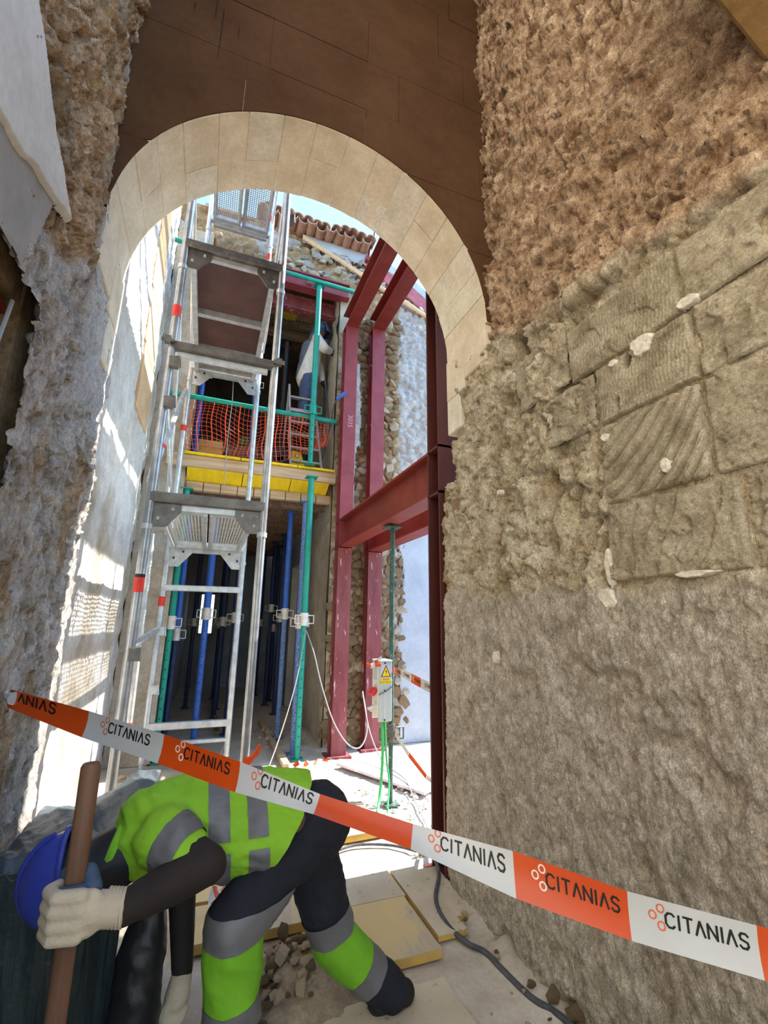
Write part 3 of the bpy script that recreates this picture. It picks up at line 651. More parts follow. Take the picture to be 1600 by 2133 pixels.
def sheet(name, poly_fn, x0, x1, z0, z1, y, m, parent, st=0.03, seed=0, thick=0.03):
    a, b = np.meshgrid(np.arange(x0, x1, st), np.arange(z0, z1, st))
    ins, e = poly_fn(a, b)
    h = thick + 0.006 * fbm(a * 4, b * 4, seed) - thick * sstep(0.02, 0.0, e)
    return relief(name, np.stack([a, y - h, b], -1), ins[:-1, :-1], m, parent)
def low_plaster(a, b):
    edge = 2.70 + 0.10 * fbm(a * 0 + 1, b * 2.2, 351, 5); e = a - edge
    return (e > 0) & (b < 3.5), e
sheet('plaster_sheet', low_plaster, 2.5, 4.6, 0, 3.6, YF + 0.005, M['white_plaster'], facade, 0.02, 353, 0.05)
def strip_plaster(a, b):
    e = np.minimum(a - 1.70, 1.95 + 0.05 * fbm(a * 0 + 3, b * 3, 355, 4) - 0.06 * (b < 4.2) - a); return e > 0, e
sheet('plaster_strip', strip_plaster, 1.62, 2.1, 2.95, 5.6, YF - 0.10, M['white_rubble'], facade, 0.02, 357, 0.06)
def eave_plaster(a, b):
    e = np.minimum(b - (7.62 - 0.05 * (a - 0.9) + 0.06 * fbm(a * 3, b * 0, 359, 4)), 7.82 - b); return (e > 0) & (a > 0.9) & (a < 2.1), e
sheet('plaster_strip', eave_plaster, 0.8, 2.2, 7.4, 8.2, YF - 0.03, M['white_plaster'], facade, 0.014, 361, 0.03)
def pink_band(a, b):
    c = np.interp(a, [2.0, 2.35, 2.82, 3.25, 4], [7.62, 7.50, 7.30, 7.02, 6.6]) + 0.03 * fbm(a * 6, b * 2, 363); e = 0.17 - abs(b - c); return e > 0, e
sheet('pink_band', pink_band, 2.0, 3.9, 6.4, 7.9, YF - 0.03, M['pink'], facade, 0.014, 365, 0.03)
def parapet(a, b):
    c = np.interp(a, [2.0, 2.35, 2.82, 3.25, 4], [7.86, 7.78, 7.62, 7.34, 6.95]); e = np.minimum(c - b, b - c + 0.22); return e > 0, e
sheet('plaster_strip', parapet, 2.05, 3.9, 6.6, 8.0, YF - 0.045, M['white_plaster'], facade, 0.014, 367, 0.03)
def ochre_band(a, b):
    c = np.interp(a, [0.9, 1.5, 2.2, 2.9, 4], [7.72, 7.5, 7.2, 6.95, 6.5]); e = 0.06 - abs(b - c) + 0.02 * fbm(a * 5, b * 5, 369); return e > 0, e
sheet('ochre_moulding', ochre_band, 0.9, 3.6, 6.3, 7.9, YF - 0.06, M['ochre'], facade, 0.012, 371, 0.04)
roof = struct(MB().box(-0.6, 2.05, YF - 0.02, YF + 0.6, 7.81, 7.87).build('roof_eave', M['tile'])); tag(roof, 'eave of old clay roof tiles on the rear building')
tm = MB(); n = 8; vs = []; fs = []
for j, y in enumerate((-0.28, 0.32)):
    for k in range(n + 1):
        t = math.pi * k / n
        for r in (0.085 - 0.012 * j, 0.068 - 0.012 * j): vs.append((r * math.cos(t), y, r * math.sin(t)))
for k in range(n):
    o = (n + 1) * 2
    fs += [(k * 2, k * 2 + 2, o + k * 2 + 2, o + k * 2), (k * 2 + 1, o + k * 2 + 1, o + k * 2 + 3, k * 2 + 3), (k * 2, k * 2 + 1, k * 2 + 3, k * 2 + 2), (o + k * 2, o + k * 2 + 2, o + k * 2 + 3, o + k * 2 + 1)]
fs += [(0, o, o + 1, 1), (n * 2, n * 2 + 1, o + n * 2 + 1, o + n * 2)]
t0 = tm.add(vs, fs).build('roof_tile', M['tile'], roof)
t0.location = Vector((0.25, YF, 7.87)) * S
for i in range(1, 24):
    t1 = t0.copy(); col.objects.link(t1); t1.parent = roof
    t1.location = Vector((0.25 + i * 0.077, YF + rng.uniform(-0.04, 0.03), 7.86 + (0.05 if i % 2 else 0.0) + rng.uniform(-0.012, 0.012))) * S
    t1.rotation_euler = (rng.uniform(-0.08, 0.08), (math.pi if i % 2 == 0 else 0) + rng.uniform(-0.12, 0.12), rng.uniform(-0.06, 0.06))
vp = thing('vent_pipe', 'thin rusty pipe on a red bracket above the parapet', 'pipe', (2.05, YF - 0.06, 7.55))
MB().tube([(2.04, YF - 0.10, 7.66), (2.06, YF - 0.10, 7.9), (2.13, YF - 0.10, 8.15), (2.16, YF - 0.10, 8.6)], 0.018, 8).build('pipe', M['red_dark'], vp)
MB().box(1.98, 2.10, YF - 0.15, YF - 0.05, 7.60, 7.68).build('bracket', M['red_beam'], vp)

# ------------------------------------------------------------------ rear building: lower corridor and upper floor
cor = struct(MB().box(-0.9, -0.42, YF - 0.06, YF + 0.02, 0, 7.3).build('wall_return', M['limewash'])); tag(cor, 'plastered return beside the corridor mouth')
cl = struct(MB().box(-0.52, -0.42, YF + 0.02, 13.0, 0, 3.5).build('wall_corridor_left', M['corridor'])); tag(cl, 'grey wall of the propped corridor')
a, b = np.meshgrid(np.arange(YF - 0.02, 7.85, 0.03), np.arange(0, 7.0, 0.03))
cr = struct(relief('wall_corridor_right', np.stack([1.57 - 0.02 * fbm(a * 3, b * 1.2, 381, 4) - 0.05 * sstep(0.3, 0.9, fbm(a * 3, b * 4, 383)) * (b > 2.6), a, b], -1), None, M['pillar'], None, True)); tag(cr, 'worn plaster pillar wall at the mouth of the corridor')
MB().box(1.60, 1.75, YF, 7.82, 0, 7.0).build('wall_core', M['pillar'], cr)
MB().box(1.62, 1.75, 9.6, 13.0, 0, 3.5).box(1.62, 1.75, 7.8, 9.6, 2.7, 3.5).build('wall_core', M['corridor'], cr)
wr = struct(MB().box(2.6, 2.7, 7.6, 10.5, 0, 3.4).box(1.75, 2.6, 10.4, 10.5, 0, 3.4).box(1.62, 2.7, 7.55, 10.5, 3.4, 3.5).build('wall_side_passage', M['white_plaster'])); tag(wr, 'pale wall seen through the corridor doorway')
cb = struct(MB().box(-0.52, -0.12, 13.0, 13.1, 0, 3.5).box(0.23, 1.75, 13.0, 13.1, 0, 3.5).box(-0.12, 0.23, 13.0, 13.1, 0, 1.3).box(-0.12, 0.23, 13.0, 13.1, 2.3, 3.5).build('wall_corridor_end', M['corridor'])); tag(cb, 'end wall of the corridor with a small bright window')
wf = struct(MB().box(-0.16, -0.11, 12.95, 13.02, 1.25, 2.35).box(0.20, 0.25, 12.95, 13.02, 1.25, 2.35).box(-0.16, 0.25, 12.95, 13.02, 2.28, 2.35).box(-0.16, 0.25, 12.95, 13.02, 1.25, 1.30).build('window_1', M['white_plaster'])); tag(wf, 'small window frame at the far end of the corridor')
slab = struct(MB().box(-0.42, 1.57, YF + 0.05, 13.0, 3.42, 3.72).build('floor_upper', M['joist'])); tag(slab, 'upper floor of the rear building on timber joists')
for i in range(12):
    MB().box(-0.42, 1.57, YF + 0.30 + i * 0.48, YF + 0.46 + i * 0.48, 3.26, 3.42).build('joist', M['joist'], slab)
for i in range(9):
    MB().box(-0.40 + i * 0.22, -0.19 + i * 0.22, YF + 0.02, YF + 0.12, 3.30, 3.42).build('brick', M['wood'], slab, bevel=0.006)
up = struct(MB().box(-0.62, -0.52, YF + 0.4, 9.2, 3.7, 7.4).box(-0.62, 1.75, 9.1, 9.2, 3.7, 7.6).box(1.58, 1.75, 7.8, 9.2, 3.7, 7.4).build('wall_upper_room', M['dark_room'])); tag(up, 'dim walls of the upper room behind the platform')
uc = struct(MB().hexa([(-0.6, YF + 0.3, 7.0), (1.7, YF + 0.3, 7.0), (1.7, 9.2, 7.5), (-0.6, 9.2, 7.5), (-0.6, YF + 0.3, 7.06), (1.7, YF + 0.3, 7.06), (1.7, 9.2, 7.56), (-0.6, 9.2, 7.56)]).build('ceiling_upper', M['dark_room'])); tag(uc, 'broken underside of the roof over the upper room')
for i in range(5): MB().box(-0.5, 1.57, 6.85 + i * 0.45, 6.97 + i * 0.45, 6.92 + i * 0.08, 7.06 + i * 0.08).build('purlin', M['wood'] if i % 2 else M['joist'], uc)
# steel lintels over the upper opening
def ibeam(mb, p, q, w, h, t=0.02, vertical=False):
    """I section from p to q (axis aligned along x, y or z); w flange width, h depth"""
    p, q = Vector(p), Vector(q); d_ = q - p
    if abs(d_.x) > abs(d_.y) and abs(d_.x) > abs(d_.z):
        x0, x1 = p.x, q.x; y, z_ = p.y, p.z
        mb.box(x0, x1, y - w / 2, y + w / 2, z_ - h / 2, z_ - h / 2 + t).box(x0, x1, y - w / 2, y + w / 2, z_ + h / 2 - t, z_ + h / 2).box(x0, x1, y - t / 2, y + t / 2, z_ - h / 2 + t, z_ + h / 2 - t)
    elif abs(d_.y) > abs(d_.z):
        y0, y1 = p.y, q.y; x, z_ = p.x, p.z
        mb.box(x - w / 2, x + w / 2, y0, y1, z_ - h / 2, z_ - h / 2 + t).box(x - w / 2, x + w / 2, y0, y1, z_ + h / 2 - t, z_ + h / 2).box(x - t / 2, x + t / 2, y0, y1, z_ - h / 2 + t, z_ + h / 2 - t)
    else:
        z0, z1 = p.z, q.z; x, y = p.x, p.y
        mb.box(x - w / 2, x + w / 2, y - h / 2, y - h / 2 + t, z0, z1).box(x - w / 2, x + w / 2, y + h / 2 - t, y + h / 2, z0, z1).box(x - t / 2, x + t / 2, y - h / 2 + t, y + h / 2 - t, z0, z1)
    return mb
ln = thing('steel_lintel', 'red steel lintel over the upper opening, under the stones', 'steel beam', (0.6, YF - 0.06, 6.9))
ibeam(MB(), (-0.5, YF - 0.04, 6.90), (1.72, YF - 0.04, 6.90), 0.16, 0.26).build('beam', M['red_steel'], ln)
MB().box(1.02, 1.12, YF - 0.14, YF - 0.10, 6.86, 6.94).build('cleat', M['chalk'], ln)
ln = thing('steel_lintel', 'inner dusty red steel lintel above the welding worker', 'steel beam', (0.6, YF + 0.25, 6.65))
ibeam(MB(), (-0.5, YF + 0.25, 6.68), (1.60, YF + 0.25, 6.68), 0.16, 0.24).build('beam', M['red_dust'], ln)

# ------------------------------------------------------------------ red steel frames on the right of the courtyard
def frame(x, yfar, ynear, ztop, w, labels, mats):
    c = thing('steel_column', labels[0], 'steel column', (x, yfar, 0), 'red steel frame of the courtyard')
    ibeam(MB(), (x, yfar, 0.0), (x, yfar, 2.60), w, 0.19, 0.018).build('lower_shaft', mats[0], c)
    ibeam(MB(), (x, yfar, 2.60), (x, yfar, ztop), w, 0.19, 0.018).box(x - w / 2, x + w / 2, yfar - 0.095, yfar + 0.095, 2.59, 2.61).box(x - w / 2, x + w / 2, yfar - 0.095, yfar + 0.095, 2.96, 2.98).build('upper_shaft', mats[1], c)
    MB().box(x - w / 2 - 0.06, x + w / 2 + 0.06, yfar - 0.15, yfar + 0.13, -0.01, 0.02).build('base_plate', mats[0], c)
    b_ = thing('steel_beam', labels[1], 'steel beam', (x, (yfar + ynear) / 2, 2.6), 'red steel frame of the courtyard')
    ibeam(MB(), (x, ynear + 0.10, 2.79), (x, yfar - 0.095, 2.79), w, 0.38, 0.022).build('section', M['red_beam'], b_)
    b_ = thing('steel_beam', labels[2], 'steel beam', (x, (yfar + ynear) / 2, ztop), 'red steel frame of the courtyard')
    ibeam(MB(), (x, 2.92, ztop + 0.15), (x, yfar + 0.095, ztop + 0.15), w, 0.30, 0.022).build('section', M['red_beam'], b_)
    c = thing('steel_column', labels[3], 'steel column', (x, ynear, 0), 'red steel frame of the courtyard')
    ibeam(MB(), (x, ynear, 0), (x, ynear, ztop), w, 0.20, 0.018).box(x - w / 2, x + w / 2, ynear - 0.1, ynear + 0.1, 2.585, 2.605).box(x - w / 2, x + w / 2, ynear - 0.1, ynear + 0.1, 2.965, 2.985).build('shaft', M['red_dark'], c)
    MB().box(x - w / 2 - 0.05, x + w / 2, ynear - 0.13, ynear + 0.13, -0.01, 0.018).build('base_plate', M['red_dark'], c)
    return c
frame(1.69, 6.0, 3.10, 6.02, 0.19, ['red steel column beside the plaster pillar, nearer to the scaffold', 'heavy red beam at mid height, nearer to the scaffold', 'red beam high under the open sky, nearer to the scaffold', 'dark brown-red steel column against the edge of the hall wall'], [M['red_dust'], M['red_steel']])
frame(2.20, 6.2, 3.10, 6.24, 0.21, ['red steel column just behind the grey electrical box', 'second mid-height red beam, further from the scaffold', 'second high red beam, further from the scaffold', 'red steel column hidden behind the edge of the hall wall'], [M['red_dust'], M['red_steel']])
def text_mesh(body, size, name, m, parent, origin, xdir, ydir, offs=0.0):
    cu = bpy.data.curves.new(name, 'FONT'); cu.body = body; cu.size = size * S; cu.align_x = 'CENTER'; cu.align_y = 'CENTER'; cu.fill_mode = 'FRONT'
    tmp = bpy.data.objects.new('tmp', cu); col.objects.link(tmp)
    dg = bpy.context.evaluated_depsgraph_get(); me = bpy.data.meshes.new_from_object(tmp.evaluated_get(dg))
    bpy.data.objects.remove(tmp); bpy.data.curves.remove(cu)
    xd, yd = Vector(xdir).normalized(), Vector(ydir).normalized(); zd = xd.cross(yd)
    for v in me.vertices: v.co = xd * v.co.x + yd * v.co.y + Vector(origin) * S + zd * offs - (origin_of(parent) if parent else Vector((0, 0, 0)))
    me.materials.clear(); me.name = name
    return link(me, name, m, parent)
c1 = [o for o in bpy.data.objects if o.name == 'steel_column'][0]
text_mesh('3035', 0.10, 'chalk_number', M['chalk'], c1, (1.70, 6.0 - 0.0965, 4.45), (0, 0, -1), (1, 0, 0))
# wall that closes the courtyard on the far right, low enough to let the sun in
wx = struct(MB().box(5.6, 5.9, -3.2, 7.0, 0, 2.4).build('wall_far_right', M['white_plaster'])); tag(wx, 'low white wall beyond the red frames')
# ------------------------------------------------------------------ scaffold tower
SXL, SXR, SY0, SY1 = -0.485, 0.385, 3.9, 6.0
sc = thing('scaffold_tower', 'tall galvanised steel scaffold tower standing in the courtyard behind the arch', 'scaffold', ((SXL + SXR) / 2, SY0, 0))
def sticker(parent, x, y, z, r=0.036, h=0.11):
    s_ = MB().tube([(x, y, z - h / 2), (x, y, z + h / 2)], r, 14, False).build('sticker', M['sticker'], parent); return s_
for (x, y, r, m) in ((SXL, SY0, 0.034, 'steel_post'), (SXR, SY0, 0.034, 'steel_post'), (SXL, SY1, 0.034, 'galv'), (SXR, SY1, 0.034, 'galv')):
    p = MB().tube([(x, y, 0.10), (x, y, 8.6)], r, 16).build('post', M[m], sc, True)
    MB().tube([(x, y, 0.02), (x, y, 0.2)], 0.022, 10).box(x - 0.08, x + 0.08, y - 0.08, y + 0.08, 0.0, 0.02).build('base_jack', M['galv'], p)
    for zz in (2.42, 4.80, 7.2): MB().tube([(x, y, zz - 0.13), (x, y, zz - 0.09)], r + 0.008, 14).build('joint_collar', M['galv'], p, True)
    if y == SY0 and x == SXL: sticker(p, x, y, 4.23); sticker(p, x, y, 1.86); MB().tube([(x, y, 1.915), (x, y, 1.94)], 0.0365, 14, False).build('black_band', M['black'], p)
    elif y == SY1 and x == SXL: sticker(p, x, y, 1.82); sticker(p, x, y, 4.0, h=0.08)
    elif x == SXR and y == SY1: sticker(p, x, y, 6.9); sticker(p, x, y, 7.6)
def ledger(y, z, m, h=0.085, lip=True):
    l = MB().box(SXL - 0.01, SXR + 0.01, y - 0.035, y + 0.035, z - h / 2, z + h / 2).build('ledger', M[m], sc, bevel=0.008)
    if lip: MB().box(SXL + 0.06, SXR - 0.06, y + 0.005, y + 0.045, z - h / 2 - 0.05, z - h / 2 - 0.002).build('lip', M['galv'], l)
    return l
for z_ in (2.55, 4.95, 7.35): ledger(SY0, z_, 'steel_dark'); ledger(SY1, z_ - 0.05, 'galv')
ledger(SY0, 3.90, 'steel_dark', 0.075)
def hook_end(x, y, z):
    MB().obox((x, y - 0.045, z), (0.05, 0.05, 0.06)).tube([(x - 0.05, y - 0.05, z), (x + 0.05, y - 0.05, z)], 0.02, 8).build('coupler', M['steel_dark'], sc)
for x in (SXL - 0.03, SXR + 0.03): hook_end(x, SY0, 3.92)
ledger(SY1, 1.98, 'galv', 0.07, False); ledger(SY1, 0.46, 'galv', 0.075, False); ledger(SY1, 0.28, 'galv', 0.04, False)
def gusset(x, y, z, side, m, s_=0.20):
    poly = [(0, 0), (s_, 0), (s_, -0.06), (0.10, -s_ * 0.95), (0, -s_ * 0.95)]
    g = MB().prism([(side * a_, b_) for a_, b_ in poly], (x, y - 0.008, z), (1, 0, 0), (0, 0, 1), (0, 0.016, 0)).build('gusset', M[m], sc)
    h = MB()
    for (hx, hz) in ((0.14, -0.045), (0.04, -0.125)): h.tube([(x + side * hx, y - 0.012, z + hz - 0.012), (x + side * hx, y - 0.012, z + hz + 0.012)], 0.012, 8)
    h.build('slot', M['white_plaster'] if m == 'steel_dark' else M['blue_dark'], g)
for z_ in (2.55, 4.95):
    gusset(SXL + 0.03, SY0, z_ - 0.045, 1, 'steel_dark'); gusset(SXR - 0.03, SY0, z_ - 0.045, -1, 'steel_dark')
    gusset(SXL + 0.03, SY1, z_ - 0.09, 1, 'galv', 0.24); gusset(SXR - 0.03, SY1, z_ - 0.09, -1, 'galv', 0.24)
def perforated(x0, x1, y0, y1, z, nx, ny, hx, hy, parent):
    """steel plate with real holes"""
    V = []; F = []; dx, dy = (x1 - x0) / nx, (y1 - y0) / ny
    for i in range(nx):
        for j in range(ny):
            if (i in (0, nx - 1)): hx_, hy_ = 0.02, 0.02
            else: hx_, hy_ = hx, hy
            cx_, cy_ = x0 + (i + 0.5) * dx, y0 + (j + 0.5) * dy; n = len(V)
            V += [(cx_ - dx / 2, cy_ - dy / 2, z), (cx_ + dx / 2, cy_ - dy / 2, z), (cx_ + dx / 2, cy_ + dy / 2, z), (cx_ - dx / 2, cy_ + dy / 2, z)]
            V += [(cx_ - dx * hx_, cy_ - dy * hy_, z), (cx_ + dx * hx_, cy_ - dy * hy_, z), (cx_ + dx * hx_, cy_ + dy * hy_, z), (cx_ - dx * hx_, cy_ + dy * hy_, z)]
            F += [(n, n + 1, n + 5, n + 4), (n + 1, n + 2, n + 6, n + 5), (n + 2, n + 3, n + 7, n + 6), (n + 3, n, n + 4, n + 7)]
    return fast('perforated_plate', V, F, M['deck'], parent)
for zd in (2.50, 7.30):
    for (x0, x1) in ((SXL + 0.05, -0.06), (-0.04, SXR - 0.05)):
        dk = MB().box(x0, x0 + 0.025, SY0 + 0.05, SY1 - 0.05, zd - 0.06, zd).box(x1 - 0.025, x1, SY0 + 0.05, SY1 - 0.05, zd - 0.06, zd).box(x0, x1, SY0 + 0.04, SY0 + 0.10, zd - 0.05, zd).box(x0, x1, SY1 - 0.10, SY1 - 0.04, zd - 0.05, zd).build('deck', M['galv'], sc)
        perforated(x0 + 0.02, x1 - 0.02, SY0 + 0.08, SY1 - 0.08, zd - 0.004, 12, 62, 0.30, 0.30, dk)
dk = MB().box(SXL + 0.05, SXL + 0.10, SY0 + 0.03, SY1 - 0.03, 4.82, 4.92).box(SXR - 0.10, SXR - 0.05, SY0 + 0.03, SY1 - 0.03, 4.82, 4.92).box(SXL + 0.05, SXR - 0.05, 4.72, 4.78, 4.83, 4.90).box(SXL + 0.05, SXR - 0.05, 5.42, 5.50, 4.82, 4.90).build('deck', M['galv'], sc)
MB().box(SXL + 0.08, SXR - 0.08, SY0 + 0.04, 5.45, 4.90, 4.92).build('plywood_panel', M['ply'], dk)
MB().box(SXL + 0.08, SXR - 0.08, 5.46, SY1 - 0.04, 4.90, 4.92).build('stained_panel', M['grey_ply'], dk)
def brace(p, q, r=0.024, m='galv', st=None):
    p, q = Vector(p), Vector(q); d_ = (q - p)
    b_ = MB().tube([p, p + d_ * 0.04, p + d_ * 0.07, p + d_ * 0.93, p + d_ * 0.96, q], [r * 0.7, r * 0.7, r, r, r * 0.7, r * 0.7], 10).build('brace', M[m], sc, True)
    if st is not None:
        c = p + d_ * st; MB().tube([c - d_.normalized() * 0.04, c + d_.normalized() * 0.04], r + 0.002, 10, False).build('sticker', M['sticker'], b_)
    return b_
brace((SXL - 0.03, SY0, 2.68), (SXL - 0.03, SY1, 4.55), 0.030, 'galv', 0.25); brace((SXL - 0.05, SY1, 2.62), (SXL - 0.05, 4.6, 4.70), 0.024, 'galv', 0.55)
brace((SXL, SY0 + 0.02, 1.42), (SXL, SY1 - 0.02, 1.50), 0.030); brace((-0.60, 5.35, 2.50), (-0.60, 5.55, 0.35), 0.028, 'galv', 0.9)
brace((SXL - 0.03, SY1, 3.0), (SXL - 0.03, SY0 + 0.3, 3.65), 0.022); brace((SXL - 0.02, SY1, 5.1), (SXL - 0.02, SY0, 5.9), 0.022); brace((SXR + 0.03, SY0, 7.0), (SXR + 0.03, SY1, 5.3), 0.022)
brace((SXR, SY1, 7.5), (SXR, SY0 + 0.2, 8.4), 0.024)
for (x, y, z_) in ((SXL, SY0 - 0.03, 1.36), (SXL, SY0 - 0.03, 3.35), (SXL, SY0 - 0.03, 3.72), (SXL, SY1 - 0.02, 1.48), (SXL, SY1 - 0.02, 0.85), (SXR, SY0 + 0.05, 5.6)):
    MB().obox((x + 0.04, y - 0.01, z_), (0.07, 0.06, 0.09)).tube([(x, y - 0.02, z_ + 0.04), (x + 0.08, y - 0.04, z_ + 0.05), (x + 0.09, y - 0.04, z_ - 0.05)], 0.010, 6).build('coupler', M['steel_dark'] if y < 5 else M['galv'], sc)

# ------------------------------------------------------------------ telescopic props
def prop(x, y, z0, z1, outer, inner, zc, label, group='telescopic props', r=0.036, holes=True, grip='collar', lean=0.0):
    t = thing('telescopic_prop', label, 'steel prop', (x, y, z0), group)
    xt = x + lean; f = lambda z_: x + lean * (z_ - z0) / (z1 - z0)
    lo = MB().tube([(x, y, z0 + 0.01), (f(zc), y, zc)], r, 12).build('lower_tube', M[outer], t, True)
    MB().tube([(f(zc - 0.05), y, zc - 0.05), (xt, y, z1 - 0.01)], r * 1.18, 12).build('upper_tube', M[inner], t, True)
    MB().box(x - 0.07, x + 0.07, y - 0.07, y + 0.07, z0, z0 + 0.012).build('foot_plate', M[outer], t)
    MB().box(xt - 0.08, xt + 0.08, y - 0.08, y + 0.08, z1 - 0.012, z1).build('head_plate', M[inner], t)
    xc = f(zc)
    cg = MB().tube([(xc, y, zc - 0.10), (xc, y, zc + 0.06)], r + 0.020, 12).build('collar', M[grip], t, True)
    hb = MB()
    for s_ in (-1, 1): hb.tube([(xc + s_ * 0.04, y - 0.02, zc + 0.03), (xc + s_ * 0.12, y - 0.02, zc + 0.03), (xc + s_ * 0.12, y - 0.02, zc - 0.07), (xc + s_ * 0.04, y - 0.02, zc - 0.07)], 0.009, 6)
    hb.build('grip_loop', M[grip], cg)
    if holes:
        h = MB(); z_ = z0 + 0.15
        while z_ < zc - 0.15: h.tube([(f(z_), y - r - 0.001, z_), (f(z_), y - r + 0.004, z_)], 0.008, 6); z_ += 0.11
        h.build('pin_holes', M['black'], lo)['kind'] = 'stuff'
    return t
prop(1.20, 6.0, 0.0, 3.56, 'green', 'green', 1.66, 'green prop under the end of the yellow platform, beside the plaster pillar')
prop(1.19, 6.24, 0.0, 3.26, 'blue_worn', 'blue_worn', 1.62, 'worn blue prop right behind the green one at the pillar')
prop(1.10, 6.95, 0.05, 3.26, 'blue_worn', 'blue', 1.74, 'faded blue prop in the debris inside the corridor mouth')
prop(0.02, 6.85, 0.0, 3.26, 'blue', 'blue', 1.72, 'bright blue prop seen through the middle of the scaffold', r=0.042)
prop(-0.38, 6.36, 0.0, 3.30, 'green', 'green', 1.60, 'green prop beside the left rear scaffold post')
prop(-0.33, 6.75, 0.0, 3.26, 'blue_dark', 'blue', 1.45, 'blue prop hidden behind the green prop at the left scaffold post')
prop(0.44, 7.55, 0.0, 3.26, 'blue_dark', 'blue_dark', 1.68, 'dark blue prop close behind the right rear scaffold post')
for (x, y, zc, w_) in ((0.31, 8.9, 1.62, 'nearest of the row right of the bright blue prop'), (0.36, 9.7, 1.6, 'second of the row right of the bright blue prop'), (0.33, 11.0, 1.55, 'furthest of the row right of the bright blue prop'), (1.32, 8.9, 1.70, 'by the side doorway, nearest of its row'),
                      (1.28, 9.9, 1.9, 'with the highest collar near the side doorway'), (1.22, 11.2, 1.6, 'furthest from the courtyard on the right side'), (-0.18, 10.0, 1.6, 'left of the small bright window'), (1.42, 10.4, 1.5, 'with the lowest collar near the side doorway')):
    prop(x, y, 0.0, 3.26, 'blue_dark', 'blue_dark', zc, 'dark corridor prop ' + w_, 'props deep in the corridor', holes=False)
prop(-0.36, 6.60, 3.74, 6.9, 'blue', 'blue', 5.15, 'blue prop on the upper floor behind the left end of the orange net', r=0.04)
prop(0.42, 7.10, 3.74, 6.9, 'blue', 'blue', 5.40, 'blue prop on the upper floor behind the middle of the orange net')
prop(0.86, 6.95, 3.74, 6.2, 'black', 'black', 5.0, 'black prop on the upper floor left of the welding worker', holes=False, grip='black')
prop(1.18, 6.06, 3.76, 6.72, 'green', 'green', 4.62, 'green prop on the yellow platform in front of the welding worker', grip='green')
prop(1.745, 4.33, 0.0, 2.58, 'green_dark', 'green_dark', 0.62, 'dark slim prop carrying the grey electrical box under the mid red beam', r=0.022, holes=False, grip='steel_dark')
def pole(name, pts, r, m, label, cat): return tag(MB().tube(pts, r, 12).build(name, M[m], None, True), label, cat)
pole('guard_rail', [(-0.78, 6.12, 4.52), (1.55, 6.12, 4.50)], 0.034, 'green', 'green guard rail tube holding up the orange net', 'rail')
pole('guard_rail', [(-0.92, 6.10, 6.86), (1.80, 6.10, 6.80)], 0.034, 'green', 'green tube running under the red lintel at the top', 'rail')
# ------------------------------------------------------------------ platform on the upper floor
def plank(name, x0, x1, y0, y1, z0, z1, m, label, cat='board', group=None, rx=0.0):
    o = MB().box(x0, x1, y0, y1, z0, z1).build(name, M[m], None, bevel=0.004); return tag(o, label, cat, group)
plank('edge_plank', -0.66, 1.585, 6.16, 6.24, 3.56, 3.715, 'wood', 'long raw timber plank along the edge of the upper platform')
for i, (x0, x1) in enumerate(((-0.45, 0.25), (0.26, 1.02), (1.03, 1.56))):
    plank('formwork_board', x0, x1, 6.12, 6.62, 3.722, 3.752, 'yellow', ['leftmost', 'middle', 'rightmost'][i] + ' yellow formwork board on top of the upper platform', 'board', 'yellow boards of the platform')
for i, (x0, x1) in enumerate(((-0.40, 0.30), (0.31, 0.95), (0.96, 1.50))):
    o = MB().hexa([(x0, 6.20, 3.545), (x1, 6.20, 3.545), (x1, 6.44, 3.40), (x0, 6.44, 3.40), (x0, 6.20, 3.56), (x1, 6.20, 3.56), (x1, 6.44, 3.418), (x0, 6.44, 3.418)]).build('formwork_board', M['yellow'])
    tag(o, ['left', 'middle', 'right'][i] + ' yellow board slanting under the platform edge plank', 'board', 'yellow boards of the platform')
# orange net
gx, gz = 34, 13
def net_p(u, v):
    x = -0.50 + 1.95 * u
    sag = 0.10 * math.sin(u * 9) + 0.06 * math.sin(u * 23 + v * 3)
    topz = 4.52 - 0.06 * u; botz = 3.79 + (0.32 * max(0, u - 0.62) / 0.38 if u > 0.62 else 0)
    return Vector((x + 0.03 * math.sin(v * 7 + u * 11) * v, 6.14 + 0.05 * math.sin(u * 14 + v * 4) + 0.05 * v, topz + (botz - topz) * v ** (1 + 0.3 * math.sin(u * 12)) + 0.02 * sag))
net = thing('barrier_net', 'torn orange plastic barrier net hanging from the green rail', 'net', (0.5, 6.14, 3.8))
mb = MB()
for i in range(gx + 1): mb.tube([net_p(i / gx, j / gz) for j in range(gz + 1)], 0.0075 if i % 3 == 0 else 0.0025, 4, False)
mb.build('vertical_strands', M['net'], net)['kind'] = 'stuff'
mb = MB()
for j in range(gz + 1): mb.tube([net_p(i / gx, j / gz) for i in range(gx + 1)], 0.0025, 4, False)
mb.build('cross_strands', M['net'], net)['kind'] = 'stuff'
# wire mesh under the roof
mb = MB()
for i in range(18):
    x = 0.45 + i * 0.07; mb.tube([(x, 6.72, 6.55), (x - 0.30, 7.6, 6.9)], 0.004, 4); mb.tube([(x - 0.3, 6.72, 6.55), (x, 7.6, 6.9)], 0.004, 4)
tag(mb.build('wire_mesh', M['wire']), 'rusty wire mesh sagging under the roof of the upper room', 'wire mesh')
